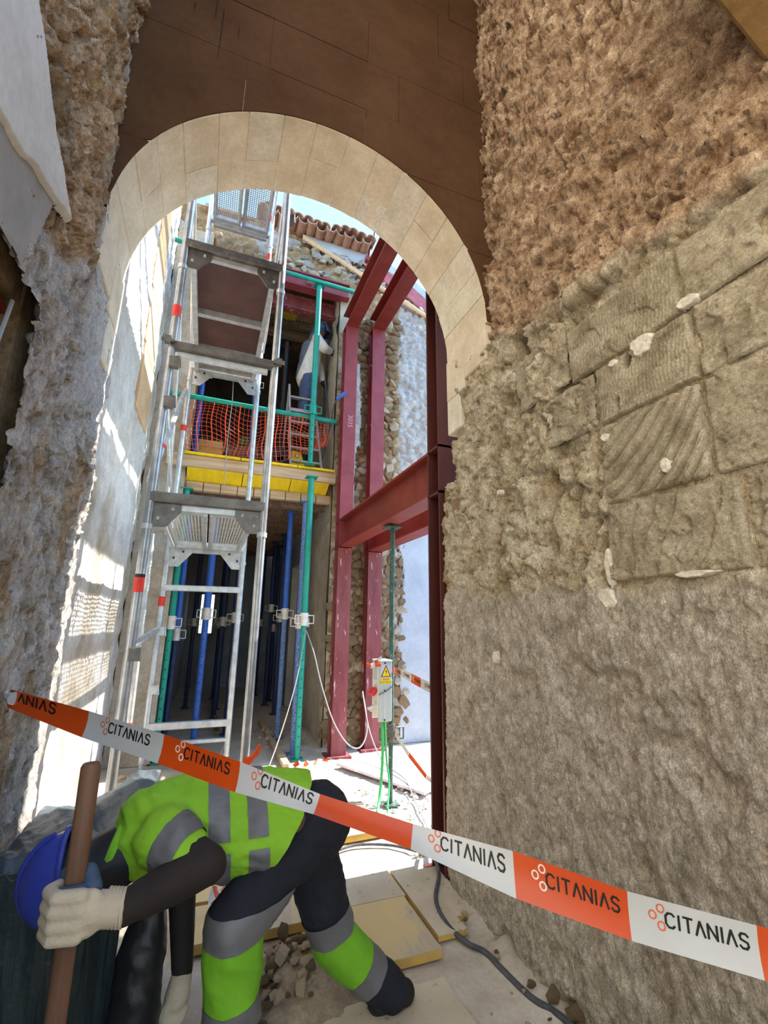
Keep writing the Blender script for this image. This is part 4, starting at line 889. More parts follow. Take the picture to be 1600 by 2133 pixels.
# clutter on the upper floor
def crate(x, y, z, w, dpt, h, m, name, label, cat, parts=()):
    o = thing(name, label, cat, (x, y, z))
    MB().box(x - w / 2, x + w / 2, y - dpt / 2, y + dpt / 2, z, z + h).build('body', M[m], o, bevel=0.012)
    mb = MB()
    for k in range(3): mb.box(x - w / 2 - 0.006, x + w / 2 + 0.006, y - dpt / 2 - 0.008, y - dpt / 2, z + h * (0.15 + 0.3 * k), z + h * (0.25 + 0.3 * k))
    mb.build('slats', M['wood' if m != 'clutter_a' else 'joist'], o)
    return o
crate(-0.16, 6.85, 3.74, 0.34, 0.3, 0.42, 'clutter_b', 'crate', 'ochre crate behind the left end of the orange net', 'crate')
crate(0.30, 7.3, 3.74, 0.5, 0.4, 0.55, 'clutter_a', 'crate', 'brown crate in the shade behind the orange net', 'crate')
crate(0.15, 8.6, 3.74, 1.1, 0.5, 1.1, 'clutter_a', 'crate', 'tall stack of brown timber against the back of the upper room', 'crate')
crate(0.75, 7.6, 3.74, 0.3, 0.3, 0.7, 'clutter_a', 'crate', 'narrow brown box beside the black prop upstairs', 'crate')
gb = bpy.data.objects.new('sack', rock_mesh(901, 'sack')); col.objects.link(gb); gb.data.materials.append(M['green_bag'])
gb.location = Vector((0.33, 7.3, 4.42)) * S; gb.scale = Vector((0.15, 0.13, 0.17)) * S
tag(gb, 'green plastic sack on the brown crate behind the net', 'sack')
yp = tag(MB().hexa([(0.75, 6.98, 6.82), (1.02, 6.98, 6.82), (1.02, 7.3, 6.88), (0.75, 7.3, 6.88), (0.75, 6.98, 6.84), (1.02, 6.98, 6.84), (1.02, 7.3, 6.9), (0.75, 7.3, 6.9)]).build('formwork_offcut', M['yellow']), 'yellow offcut caught above the wire mesh', 'board')
rl = thing('cable_reel', 'black round plastic disc leaning on the platform beside the ladder', 'reel', (0.81, 6.45, 3.752))
MB().lathe([(0.01, -0.03), (0.165, -0.03), (0.172, -0.01), (0.165, 0.02), (0.10, 0.025), (0.01, 0.03)], (0.81, 6.47, 3.93), 'y', 28).build('flange', M['black'], rl, True)
MB().lathe([(0.07, -0.045), (0.07, -0.03), (0.05, -0.03), (0.05, -0.045)], (0.81, 6.47, 3.93), 'y', 20).build('hub', M['blue_dark'], rl, True)
wm = thing('welding_machine', 'yellow welding machine with a round red badge on the platform', 'machine', (1.1, 6.5, 3.752))
MB().prism([(0, 0), (0.24, 0), (0.24, 0.10), (0.15, 0.36), (0.02, 0.38)], (0.98, 6.56, 3.752), (1, 0, 0), (0, 0, 1), (0, 0.03, 0)).build('front_panel', M['yellow_m'], wm, bevel=0.006)
MB().prism([(0.04, 0), (0.32, 0), (0.32, 0.10), (0.20, 0.40), (0.08, 0.38)], (0.98, 6.59, 3.752), (1, 0, 0), (0, 0, 1), (0, 0.25, 0)).build('housing', M['black'], wm, bevel=0.01)
bdg = MB().lathe([(0.0, -0.004), (0.034, -0.004), (0.034, 0.0), (0.0, 0.0)], (1.075, 6.558, 4.05), 'y', 18).build('badge', M['sticker'], wm)
MB().lathe([(0.016, -0.006), (0.024, -0.006), (0.024, -0.0035), (0.016, -0.0035)], (1.075, 6.558, 4.05), 'y', 18).build('badge_ring', M['white_p'], bdg)
MB().box(1.06, 1.09, 6.553, 6.559, 3.93, 3.96).box(1.04, 1.09, 6.553, 6.559, 3.77, 3.785).build('slot', M['ink'], wm)
MB().box(1.02, 1.18, 6.555, 6.559, 3.852, 3.866).build('red_stripe', M['sticker'], wm)
# step ladder
ld = thing('step_ladder', 'dusty aluminium step ladder the welding worker stands on', 'ladder', (1.15, 6.6, 3.752))
fl0, fl1, fr0, fr1 = Vector((0.955, 6.36, 3.752)), Vector((0.90, 6.66, 5.25)), Vector((1.42, 6.36, 3.752)), Vector((1.28, 6.66, 5.25))
for p, q in ((fl0, fl1), (fr0, fr1)): MB().bar(p, q, 0.028, 0.06, (0, 1, 0)).build('rail', M['alu'], ld)
for p, q in ((Vector((0.92, 7.2, 3.752)), fl1), (Vector((1.46, 7.2, 3.752)), fr1)): MB().bar(p, q, 0.026, 0.05, (0, 1, 0)).build('rear_leg', M['alu'], ld)
for k in range(6):
    f_ = 0.10 + 0.15 * k; MB().bar(fl0.lerp(fl1, f_), fr0.lerp(fr1, f_), 0.07, 0.028).build('rung', M['alu'], ld)
for k in range(4):
    f_ = 0.15 + 0.2 * k; MB().bar(Vector((0.92, 7.2, 3.752)).lerp(fl1, f_), Vector((1.46, 7.2, 3.752)).lerp(fr1, f_), 0.03, 0.025).build('rear_rung', M['alu'], ld)
MB().bar(fl0.lerp(fl1, 0.68) + Vector((0.0, 0.10, 0)), fr0.lerp(fr1, 0.68) + Vector((0.0, 0.10, 0)), 0.30, 0.035).build('platform_step', M['alu'], ld)

# ------------------------------------------------------------------ electrical box on its prop
eb = thing('electrical_box', 'grey electrical distribution box with a yellow warning triangle', 'electrical box', (1.65, 4.25, 0.72))
x0, x1, yf = 1.585, 1.715, 4.24
MB().box(x0, x1, yf, yf + 0.02, 0.72, 1.25).build('door', M['box_grey'], eb, bevel=0.004)
MB().prism([(0, 0.03), (0.16, 0.0), (0.16, 0.52), (0.03, 0.52), (0, 0.50)], (x0 - 0.002, yf + 0.02, 0.725), (0, 1, 0), (0, 0, 1), (x1 - x0, 0, 0)).build('housing', M['box_light'], eb, bevel=0.004)
MB().box(x0 - 0.004, x1 + 0.004, yf - 0.004, yf + 0.19, 1.25, 1.262).build('top_edge', M['white_p'], eb)
MB().box(1.640, 1.646, yf - 0.003, yf, 0.73, 1.0).build('seam', M['box_light'], eb)
for z_ in (0.735, 0.99, 1.235): MB().lathe([(0, -0.004), (0.008, -0.004), (0.008, 0)], (1.643, yf - 0.001, z_), 'y', 10).build('screw', M['ink'], eb)
MB().box(1.60, 1.705, yf - 0.002, yf, 1.10, 1.225).build('sign_plate', mat('pale_lilac_label', (196, 190, 202)), eb)
MB().prism([(1.603, 1.112), (1.703, 1.112), (1.653, 1.218)], (0, yf - 0.003, 0), (1, 0, 0), (0, 0, 1), (0, 0.0008, 0)).build('triangle_border', M['ink'], eb)
tr = MB().prism([(1.614, 1.118), (1.692, 1.118), (1.653, 1.203)], (0, yf - 0.004, 0), (1, 0, 0), (0, 0, 1), (0, 0.0008, 0)).build('warning_triangle', M['sign'], eb)
MB().prism([(1.660, 1.185), (1.646, 1.157), (1.655, 1.157), (1.649, 1.128), (1.664, 1.163), (1.655, 1.163)], (0, yf - 0.005, 0), (1, 0, 0), (0, 0, 1), (0, 0.0008, 0)).build('bolt_symbol', M['ink'], tr)
ls = MB().box(1.603, 1.703, yf - 0.003, yf - 0.001, 1.050, 1.100).build('text_plate', M['sign'], eb)
text_mesh('RIESGO', 0.021, 'lettering', M['ink'], ls, (1.653, yf - 0.0036, 1.087), (1, 0, 0), (0, 0, 1))
text_mesh('ELECTRICO', 0.021, 'lettering', M['ink'], ls, (1.653, yf - 0.0036, 1.063), (1, 0, 0), (0, 0, 1))
MB().tube([(x0 - 0.004, yf + 0.06, 1.0), (x0 - 0.05, yf + 0.06, 0.95)], 0.026, 10).tube([(x0 - 0.01, yf + 0.11, 1.0), (x0 - 0.06, yf + 0.11, 0.95)], 0.022, 10).build('red_socket', M['red_plug'], eb)
MB().tube([(x0 - 0.003, yf + 0.05, 0.86), (x0 - 0.09, yf + 0.05, 0.83)], 0.013, 8).tube([(x0 - 0.003, yf + 0.09, 0.87), (x0 - 0.05, yf + 0.09, 0.80)], 0.013, 8).build('grey_plug', M['box_light'], eb)
MB().box(x0 - 0.006, x0, yf + 0.05, yf + 0.15, 1.08, 1.2).build('breaker_window', M['box_grey'], eb)
MB().tube([(x0 - 0.003, yf - 0.004, 0.955), (1.66, yf - 0.006, 0.985), (x1 + 0.01, yf - 0.004, 1.03)], 0.004, 6).build('cord', M['cable_black'], eb)
def cable(name, pts, r, m, label, group=None):
    P_ = [Vector(p) for p in pts]; out = []
    for i in range(len(P_) - 1):
        a_, b_, c_, d_ = P_[max(i - 1, 0)], P_[i], P_[i + 1], P_[min(i + 2, len(P_) - 1)]
        for k in range(6):
            t = k / 6; out.append(0.5 * ((2 * b_) + (c_ - a_) * t + (2 * a_ - 5 * b_ + 4 * c_ - d_) * t * t + (3 * b_ - a_ - 3 * c_ + d_) * t ** 3))
    out.append(P_[-1])
    return tag(MB().tube(out, r, 8).build(name, M[m], None, True), label, 'cable', group)
cable('power_cable', [(1.64, 4.30, 0.72), (1.645, 4.28, 0.45), (1.62, 4.26, 0.15), (1.55, 4.15, 0.02)], 0.013, 'cable_green', 'thicker green cable dropping from the electrical box')
cable('power_cable', [(1.67, 4.30, 0.72), (1.68, 4.27, 0.40), (1.70, 4.25, 0.2), (1.60, 4.05, 0.012)], 0.009, 'cable_green', 'thin green cable dropping beside the dark prop')
cable('power_cable', [(1.22, 5.93, 1.50), (1.30, 5.8, 1.25), (1.41, 5.75, 0.85), (1.56, 5.7, 0.45), (1.74, 5.68, 0.20), (1.90, 5.68, 0.16), (2.02, 5.8, 0.35), (2.0, 5.95, 0.75)], 0.008, 'cable_grey', 'pale cable hanging in a loop in front of the red columns')
cable('power_cable', [(1.21, 5.92, 1.50), (1.10, 5.7, 1.0), (0.95, 5.5, 0.55), (0.75, 5.2, 0.15), (0.6, 5.0, 0.02)], 0.007, 'cable_grey', 'pale cable slanting from the green prop down to the floor')
cable('power_cable', [(1.98, 5.9, 0.75), (1.98, 5.6, 0.35), (2.0, 5.2, 0.12), (2.05, 4.7, 0.075), (1.97, 4.3, 0.03), (1.80, 3.6, 0.015)], 0.007, 'cable_grey', 'thin pale cable running down past the electrical box onto the gravel')
cable('power_cable', [(1.58, 3.35, 0.02), (1.56, 3.15, 0.13), (1.555, 3.02, 0.06), (1.42, 2.80, 0.04), (1.38, 2.60, 0.03), (1.42, 2.45, 0.015), (1.47, 2.36, 0.015), (1.48, 2.22, 0.015), (1.50, 2.05, 0.015), (1.555, 1.88, 0.02), (1.53, 1.6, 0.015)], 0.013, 'cable_black', 'black cable snaking along the foot of the right hall wall')
cable('power_cable', [(0.75, 3.62, 0.015), (0.95, 3.58, 0.02), (1.2, 3.64, 0.02), (1.45, 3.56, 0.015), (1.60, 3.38, 0.02)], 0.010, 'cable_black', 'dark cable crossing the sunlit floor behind the bent worker')
cable('power_cable', [(0.05, 6.1, 5.0), (0.07, 6.02, 4.5), (0.06, 6.0, 4.0), (0.07, 6.02, 3.3)], 0.006, 'cable_grey', 'thin cord hanging down in front of the yellow platform')
cable('power_cable', [(0.36, 6.14, 2.3), (0.37, 6.15, 1.9), (0.38, 6.12, 1.5), (0.36, 6.14, 0.9), (0.40, 6.1, 0.4), (0.30, 6.0, 0.02)], 0.010, 'cable_grey', 'white cable hanging along the right rear scaffold post')
cable('power_cable', [(1.46, 6.62, 5.45), (1.50, 6.5, 4.9), (1.52, 6.4, 4.55), (1.50, 6.35, 4.45), (1.47, 6.4, 4.2), (1.40, 6.45, 3.9), (1.3, 6.5, 3.77)], 0.012, 'cable_black', 'black welding cable hanging from the worker upstairs')

# ------------------------------------------------------------------ boards and sheets on the ground
def fboard(name, x0, x1, y0, y1, z1, m, label, rz=0.0, th=0.045, z0=None):
    t = thing(name, label, 'board', ((x0 + x1) / 2, (y0 + y1) / 2, z1 - th)); t.rotation_euler.z = rz
    MB().box(x0, x1, y0, y1, z1 - 0.006, z1).build('face', M[m], t)
    MB().box(x0, x1, y0, y1, z1 - th, z1 - 0.006).build('edge', M['board_edge'], t)
    return t
fboard('formwork_board', 0.84, 1.25, 2.41, 2.88, 0.05, 'board', 'dusty yellow board lying to the right of the bent worker')
fboard('formwork_board', 0.72, 1.27, 2.90, 3.40, 0.042, 'board_dust', 'pale dusty board half in sun just behind the bent worker')
fboard('formwork_board', 1.05, 1.46, 3.72, 5.50, 0.055, 'board', 'long sunlit yellow board in the courtyard beside the gravel', 0.03)
fboard('formwork_board', 0.02, 0.70, 2.83, 3.16, 0.055, 'board', 'yellow board edge-on under the arch between the worker and his tool')
fboard('formwork_board', 0.0, 0.75, 3.2, 3.65, 0.05, 'board', 'yellow board in the sun left of the worker', -0.04)
fboard('formwork_board', 1.29, 1.46, 2.52, 3.20, 0.035, 'board_dust', 'narrow dusty board along the foot of the right wall', 0.0, 0.03)
fboard('formwork_board', 1.465, 1.60, 2.64, 3.16, 0.030, 'board_dust', 'short dusty board against the foot of the dark column', 0.0, 0.026)
fboard('formwork_board', 0.55, 1.20, 1.55, 2.28, 0.016, 'board_dust', 'wide dusty board under the feet of the bent worker', 0.02, 0.02)
o = MB().hexa([(1.56, 5.52, 0.03), (2.10, 4.35, 0.03), (2.75, 4.80, 0.03), (2.10, 5.75, 0.03), (1.56, 5.52, 0.055), (2.10, 4.35, 0.055), (2.75, 4.80, 0.055), (2.10, 5.75, 0.055)]).build('formwork_sheet', M['sheet'])
tag(o, 'large dusty lilac sheet lying on the gravel under the red beams', 'sheet')
plank('timber_batten', 0.98, 1.06, 5.65, 8.2, 0.0, 0.06, 'wood', 'timber batten on the floor leading into the corridor')
plank('timber_batten', 0.30, 0.36, 7.6, 10.5, 0.0, 0.05, 'joist', 'dusty sleeper under the dark corridor props')
plank('timber_offcut', -0.06, 0.02, 5.75, 5.85, 0.0, 0.15, 'wood', 'short timber block standing near the scaffold foot')
tag(MB().box(-0.55, -0.30, 5.0, 5.35, 0.0, 0.07).build('timber_offcut', M['wood'], None, bevel=0.005), 'pale timber pad by the left scaffold foot', 'board')
# ------------------------------------------------------------------ loose stones
def loose(n, xr, yr, kinds, smin, smax, group, labels, zf=lambda x, y: 0.0):
    for i in range(n):
        x, y = rng.uniform(*xr), rng.uniform(*yr); s_ = rng.uniform(smin, smax) * (1.5 if rng.random() < 0.12 else 1)
        o = rock(rng.choice(kinds), (x, y, zf(x, y) + s_ * 0.45), (s_, s_ * rng.uniform(0.6, 1.0), s_ * rng.uniform(0.5, 0.8)), None, 'rubble_stone')
        tag(o, labels, 'stone', group)
loose(110, (1.52, 2.15), (3.35, 4.9), ['gravel'], 0.012, 0.035, 'white gravel stones in the courtyard', 'small white stone on the sunlit gravel strip beside the long board')
loose(26, (0.85, 1.45), (6.4, 7.4), ['gravel_b', 'stone_b'], 0.02, 0.06, 'debris at the corridor mouth', 'broken stone in the debris at the corridor mouth', lambda x, y: 0.05)
loose(24, (-0.8, -0.25), (4.4, 6.0), ['gravel_b', 'gravel'], 0.02, 0.06, 'debris by the scaffold', 'broken stone by the foot of the scaffold and the left wall')
loose(22, (0.7, 1.5), (1.9, 3.0), ['gravel_b'], 0.006, 0.014, 'crumbs on the boards', 'tiny crumb of stone on the dusty boards by the right wall', lambda x, y: 0.05 if (0.84 < x < 1.25 and 2.41 < y < 2.88) else 0.02)
loose(26, (1.48, 1.60), (1.5, 2.75), ['gravel_b', 'stone_a'], 0.012, 0.04, 'crumbled stones along the wall', 'crumbled stone along the foot of the right hall wall', lambda x, y: 0.02)
# heap of debris by the worker's feet
a, b = np.meshgrid(np.arange(0.34, 0.95, 0.015), np.arange(2.1, 2.85, 0.015))
rr = np.hypot((a - 0.58) / 0.24, (b - 2.50) / 0.28)
hh = 0.13 * np.exp(-rr ** 2 * 1.3) + 0.012 * fbm(a * 16, b * 16, 601, 4) - 0.02
heap = relief('debris_heap', np.stack([a, b, hh], -1), (hh > -0.012)[:-1, :-1], M['sand'])
tag(heap, 'low heap of sandy debris beside the feet of the bent worker', 'heap', None, 'stuff')
def heap_z(x, y): return 0.13 * math.exp(-1.3 * (((x - 0.58) / 0.24) ** 2 + ((y - 2.50) / 0.28) ** 2)) - 0.02
loose(64, (0.38, 0.62), (2.28, 2.68), ['gravel_b', 'stone_a'], 0.018, 0.042, 'stones on the debris heap', 'broken brown stone on the debris heap by the worker', heap_z)
loose(30, (0.55, 0.80), (2.35, 2.72), ['gravel_b'], 0.008, 0.02, 'stones on the debris heap', 'broken brown stone on the debris heap by the worker', heap_z)
tag(rock('stone_a', (0.52, 2.72, 0.08), (0.045, 0.015, 0.06), None, 'roof_tile_shard'), 'pointed tile shard standing at the back of the debris heap', 'shard')

# ------------------------------------------------------------------ barrier tapes
LET = {'C': [[(1, .85), (.75, 1), (.3, 1), (0, .75), (0, .25), (.3, 0), (.75, 0), (1, .15)]], 'I': [[(.5, 0), (.5, 1)]], 'T': [[(0, 1), (1, 1)], [(.5, 0), (.5, 1)]],
       'A': [[(0, 0), (.5, 1), (1, 0)]], 'N': [[(0, 0), (0, 1), (1, 0), (1, 1)]], 'S': [[(.95, .85), (.7, 1), (.25, 1), (.05, .8), (.15, .58), (.85, .42), (.95, .2), (.72, 0), (.25, 0), (.03, .15)]]}
def stroke_quads(pts, w):
    """flat quads (u,v) of a polyline of width w"""
    out = []
    for (ax, ay), (bx, by) in zip(pts[:-1], pts[1:]):
        dx, dy = bx - ax, by - ay; l = math.hypot(dx, dy) or 1; nx, ny = -dy / l * w / 2, dx / l * w / 2; ex, ey = dx / l * w * 0.3, dy / l * w * 0.3
        out.append([(ax - nx - ex, ay - ny - ey), (bx - nx + ex, by - ny + ey), (bx + nx + ex, by + ny + ey), (ax + nx - ex, ay + ny - ey)])
    return out
def tape(name, label, pts, blocks, text=True, first_orange=True, letter_h=0.030, text_v=0.012, group=None, plain=()):
    """pts: list of (point, across vector); blocks: boundaries as fractional indices into pts"""
    P_ = [Vector(p) for p, _ in pts]; A_ = [Vector(a_) for _, a_ in pts]; n = len(P_)
    def smp(t):
        t = max(0.0, min(n - 1.0001, t)); i = int(t); f_ = t - i; return P_[i].lerp(P_[i + 1], f_), A_[i].lerp(A_[i + 1], f_)
    t_ = thing(name, label, 'barrier tape', P_[0], group)
    for bi in range(len(blocks) - 1):
        b0, b1 = blocks[bi], blocks[bi + 1]; org = (bi % 2 == 0) == first_orange; k = 12; vs = []; fs = []
        for i in range(k + 1):
            p, a_ = smp(b0 + (b1 - b0) * i / k); tan = (smp(b0 + (b1 - b0) * min(i + 1, k) / k)[0] - smp(b0 + (b1 - b0) * max(i - 1, 0) / k)[0]).normalized(); nr = tan.cross(a_).normalized()
            for v in (-0.5, -0.17, 0.17, 0.5): vs.append(p + a_ * v - nr * 0.006 * (1 - 4 * v * v))
        for i in range(k):
            for j in range(3): fs.append((i * 4 + j, (i + 1) * 4 + j, (i + 1) * 4 + j + 1, i * 4 + j + 1))
        bd = MB().add(vs, fs).build('orange_block' if org else 'white_block', M['orange' if org else 'white_tape'], t_, True)
        if not text or bi in plain: continue
        L = (smp(b1)[0] - smp(b0)[0]).length; W = smp((b0 + b1) / 2)[1].length; u0 = L * 0.30; step = letter_h * 0.92
        q_ink = []; q_ring = []
        x = u0
        for ch in 'CITANIAS':
            w_ = letter_h * (0.18 if ch == "I" else 0.62)
            for st_ in LET[ch]: q_ink += stroke_quads([(x + px_ * w_, text_v + (py_ - 0.5) * letter_h) for px_, py_ in st_], letter_h * 0.17)
            x += w_ + letter_h * 0.24
        for (cu_, cv_) in ((u0 - letter_h * 0.35, text_v - letter_h * 0.55), (u0 - letter_h * 0.95, text_v + letter_h * 0.10), (u0 - letter_h * 0.35, text_v + letter_h * 0.70)):
            q_ring += stroke_quads([(cu_ + letter_h * 0.26 * math.cos(k_ * math.pi / 6), cv_ + letter_h * 0.30 * math.sin(k_ * math.pi / 6)) for k_ in range(13)], letter_h * 0.12)
        for qs, nm, m in ((q_ink, 'lettering', 'ink'), (q_ring, 'ring_logo', 'white_ink' if org else 'orange_ink')):
            vs = []; fs = []
            for q in qs:
                i0 = len(vs)
                for (uu, vv) in q:
                    vv = max(-W * 0.49, min(W * 0.49, vv)); t = b0 + (b1 - b0) * uu / L
                    p, a_ = smp(t); tan = (smp(t + 0.05)[0] - smp(t - 0.05)[0]).normalized(); nr = tan.cross(a_).normalized(); fv = vv / W
                    vs.append(p + a_ * fv - nr * (0.006 * (1 - 4 * fv * fv)) + nr * 0.0012 * (1 if nr.dot(Vector((0, 0, 1.6)) - p) > 0 else -1))
                fs.append((i0, i0 + 1, i0 + 2, i0 + 3))
            MB().add(vs, fs).build(nm, M[m], bd)
    return t_
Z1 = lambda h, tilt=0.0, tw=0.0: Vector((tw, -tilt * h, h)).normalized() * math.hypot(h, h * tilt)
tp = [((-0.66, 2.20, 1.315), Vector((0, 0, 0.03))), ((-0.649, 2.195, 1.311), Vector((0, 0, 0.064))), ((-0.354, 1.991, 1.244), Vector((0.01, 0, 0.085))), ((-0.093, 1.811, 1.187), Vector((0.01, 0.0, 0.088))), ((0.146, 1.645, 1.127), Vector((0.01, 0.02, 0.080))),
      ((0.366, 1.493, 1.076), Vector((0.03, 0.05, 0.034))), ((0.602, 1.33, 1.022), Vector((0.03, 0.05, 0.040))), ((0.827, 1.174, 0.963), Vector((0.01, 0.02, 0.098))), ((1.049, 1.02, 0.908), Vector((0.0, 0.0, 0.104))), ((1.273, 0.865, 0.873), Vector((0, 0, 0.106))), ((1.50, 0.70, 0.850), Vector((0, 0, 0.106))), ((1.60, 0.63, 0.842), Vector((0, 0, 0.06)))]
tape('barrier_tape', 'orange and white printed barrier tape stretched across the front of the hall', tp, [0.3, 2, 3, 4, 5, 6, 7, 8, 9, 10, 11], plain=(4,))
tag(MB().tube([(-0.70, 2.24, 1.33), (-0.66, 2.21, 1.318), (-0.63, 2.18, 1.312)], [0.022, 0.015, 0.024], 8).build('tape_knot', M['white_tape']), 'crumpled white tape knot at the left wall end of the long tape', 'tape knot')
tape('barrier_tape', 'short orange and white tape from the electrical box to the dark column', [((1.745, 4.295, 1.17), (0, 0, 0.035)), ((1.74, 4.0, 1.155), (0, 0, 0.07)), ((1.72, 3.75, 1.14), (0, 0, 0.075)), ((1.70, 3.5, 1.125), (0, 0, 0.078)), ((1.69, 3.205, 1.11), (0, 0, 0.08))], [0, 0.6, 1.7, 2.6, 3.9], letter_h=0.026, text_v=0.0)
tape('barrier_tape', 'sagging orange and white tape low beside the dark prop', [((1.76, 4.31, 0.62), (0, 0, 0.04)), ((1.85, 4.15, 0.45), (0.01, 0, 0.04)), ((1.95, 4.0, 0.30), (0.01, 0, 0.035)), ((2.0, 3.7, 0.27), (0, 0.02, 0.05)), ((1.80, 3.25, 0.28), (0, 0, 0.06))], [0, 1, 2, 3, 4], False, False)
tape('barrier_tape', 'orange tape tail knotted to the right front scaffold post', [((0.37, 3.86, 0.58), (0, 0, 0.06)), ((0.42, 3.84, 0.60), (0.0, 0, 0.06)), ((0.47, 3.85, 0.65), (-0.02, 0, 0.05)), ((0.49, 3.85, 0.70), (-0.02, 0, 0.02))], [0, 3], False)
tape('barrier_tape', 'orange printed tape tail hanging down the right front scaffold post', [((0.36, 3.85, 0.56), (0.05, 0, 0.0)), ((0.34, 3.84, 0.46), (0.06, 0, 0.01)), ((0.36, 3.84, 0.34), (0.07, 0, 0.02)), ((0.37, 3.84, 0.2), (0.07, 0, 0.0))], [0, 3], True, True, 0.03)
tape('barrier_tape', 'crumpled tape end tied above the electrical box', [((1.60, 4.235, 1.22), (0, 0, 0.03)), ((1.54, 4.24, 1.225), (0, 0, 0.04)), ((1.50, 4.24, 1.21), (0, 0, 0.05)), ((1.46, 4.25, 1.23), (0, 0, 0.03))], [0, 1, 2, 3], False)
tape('barrier_tape', 'orange tape end sticking up above the electrical box', [((1.53, 4.24, 1.235), (0, 0, 0.03)), ((1.57, 4.235, 1.26), (-0.01, 0, 0.03)), ((1.61, 4.235, 1.29), (-0.01, 0, 0.03))], [0, 1, 2], False)
def crumple(cx_, cy_, n, spread, label, z_=0.03, seed=1):
    r = random.Random(seed); pts = []
    x, y = cx_ - spread, cy_
    for i in range(n):
        pts.append(((x, y, z_ + r.uniform(0.0, 0.05)), (r.uniform(-0.02, 0.02), r.uniform(0.02, 0.06), r.uniform(0.01, 0.05)))); x += 2 * spread / n; y += r.uniform(-0.08, 0.06)
    return tape('barrier_tape', label, pts, list(np.arange(0, n - 0.9, 1.0)), False, seed % 2 == 0)
crumple(1.28, 5.62, 9, 0.24, 'crumpled orange and white tape on the floor by the green prop foot', seed=3)
crumple(-0.42, 5.25, 6, 0.14, 'crumpled orange tape by the left scaffold foot', seed=4)
crumple(-0.52, 4.6, 5, 0.10, 'small scrap of orange tape beside the dark tarpaulin', seed=6)
crumple(0.24, 3.02, 6, 0.07, 'pink and white tape tangle behind the near leg of the worker', 0.12, seed=5)
# ------------------------------------------------------------------ figures: smooth bodies grown from tapered limbs
def capsule(mb, p, q, r0, r1, n=16, flat=None):
    p, q = Vector(p), Vector(q); d_ = q - p; L = d_.length; d_ = d_.normalized() if L > 1e-6 else Vector((0, 0, 1)); pts = []; rs = []
    for k in range(5): t = math.pi / 2 * (1 - k / 4); pts.append(p - d_ * r0 * math.sin(t) * 0.999); rs.append(max(r0 * math.cos(t), 1e-4))
    for k in range(1, 5): f_ = k / 5; pts.append(p.lerp(q, f_)); rs.append(r0 + (r1 - r0) * f_)
    for k in range(5): t = math.pi / 2 * k / 4; pts.append(q + d_ * r1 * math.sin(t) * 0.999); rs.append(max(r1 * math.cos(t), 1e-4))
    mb.tube(pts, rs, n)
def ellipsoid(mb, c, r, eul=(0, 0, 0), n=18, m=12):
    M_ = Euler(eul).to_matrix(); vs = []; fs = []
    for i in range(m + 1):
        t = math.pi * i / m
        for k in range(n):
            f_ = 2 * math.pi * k / n; st = max(math.sin(t), 1e-3)
            vs.append(Vector(c) + M_ @ Vector((r[0] * st * math.cos(f_), r[1] * st * math.sin(f_), r[2] * math.cos(t))))
    for i in range(m):
        for k in range(n): fs.append((i * n + k, (i + 1) * n + k, (i + 1) * n + (k + 1) % n, i * n + (k + 1) % n))
    fs += [tuple(range(n)), tuple(m * n + k for k in range(n - 1, -1, -1))]
    mb.add(vs, fs)
def skinmesh(mb, name, voxel, smooth=8, wr=None):
    """one continuous surface round all the limbs of mb"""
    tmp = mb.build('tmp_body', None)
    r = tmp.modifiers.new('r', 'REMESH'); r.mode = 'VOXEL'; r.voxel_size = voxel * S; r.use_smooth_shade = True
    s_ = tmp.modifiers.new('s', 'SMOOTH'); s_.factor = 0.5; s_.iterations = smooth
    dg = bpy.context.evaluated_depsgraph_get(); me = bpy.data.meshes.new_from_object(tmp.evaluated_get(dg)); me.name = name
    old = tmp.data; bpy.data.objects.remove(tmp); bpy.data.meshes.remove(old); me.materials.clear()
    if wr:       # cloth creases: (amplitude, scale vector, seed)
        n = len(me.vertices); co = np.empty(n * 3, np.float32); no = np.empty(n * 3, np.float32)
        me.vertices.foreach_get('co', co); me.vertices.foreach_get('normal', no); co = co.reshape(-1, 3); no = no.reshape(-1, 3)
        k = wr[1]; q = co / S
        h = ridge(q[:, 0] * k[0] + q[:, 2] * k[2] * 0.6, q[:, 1] * k[1] + q[:, 2] * k[2], wr[2], 3) - 0.6
        me.vertices.foreach_set('co', (co + no * (h * wr[0] * S)[:, None]).astype(np.float32).ravel()); me.update()
    me.polygons.foreach_set('use_smooth', np.ones(len(me.polygons), dtype=bool))
    return me
def attach(me, name, m, parent):
    me.transform(Matrix.Translation(-origin_of(parent))); me.update(); o = link(me, name, m, parent); return o
def slab_cut(src, cuts, name, m, parent, off=0.004):
    """piece of cloth between planes [(point, normal), ...] (kept on the side the normals point away from), lifted a little"""
    bm = bmesh.new(); bm.from_mesh(src)
    for (p, n_) in cuts:
        bmesh.ops.bisect_plane(bm, geom=list(bm.verts) + list(bm.edges) + list(bm.faces), plane_co=Vector(p) * S, plane_no=Vector(n_), clear_outer=True)
    bm.normal_update()
    for v in bm.verts: v.co += v.normal * off * S
    me = bpy.data.meshes.new(name); bm.to_mesh(me); bm.free()
    me.polygons.foreach_set('use_smooth', np.ones(len(me.polygons), dtype=bool))
    return attach(me, name, m, parent)

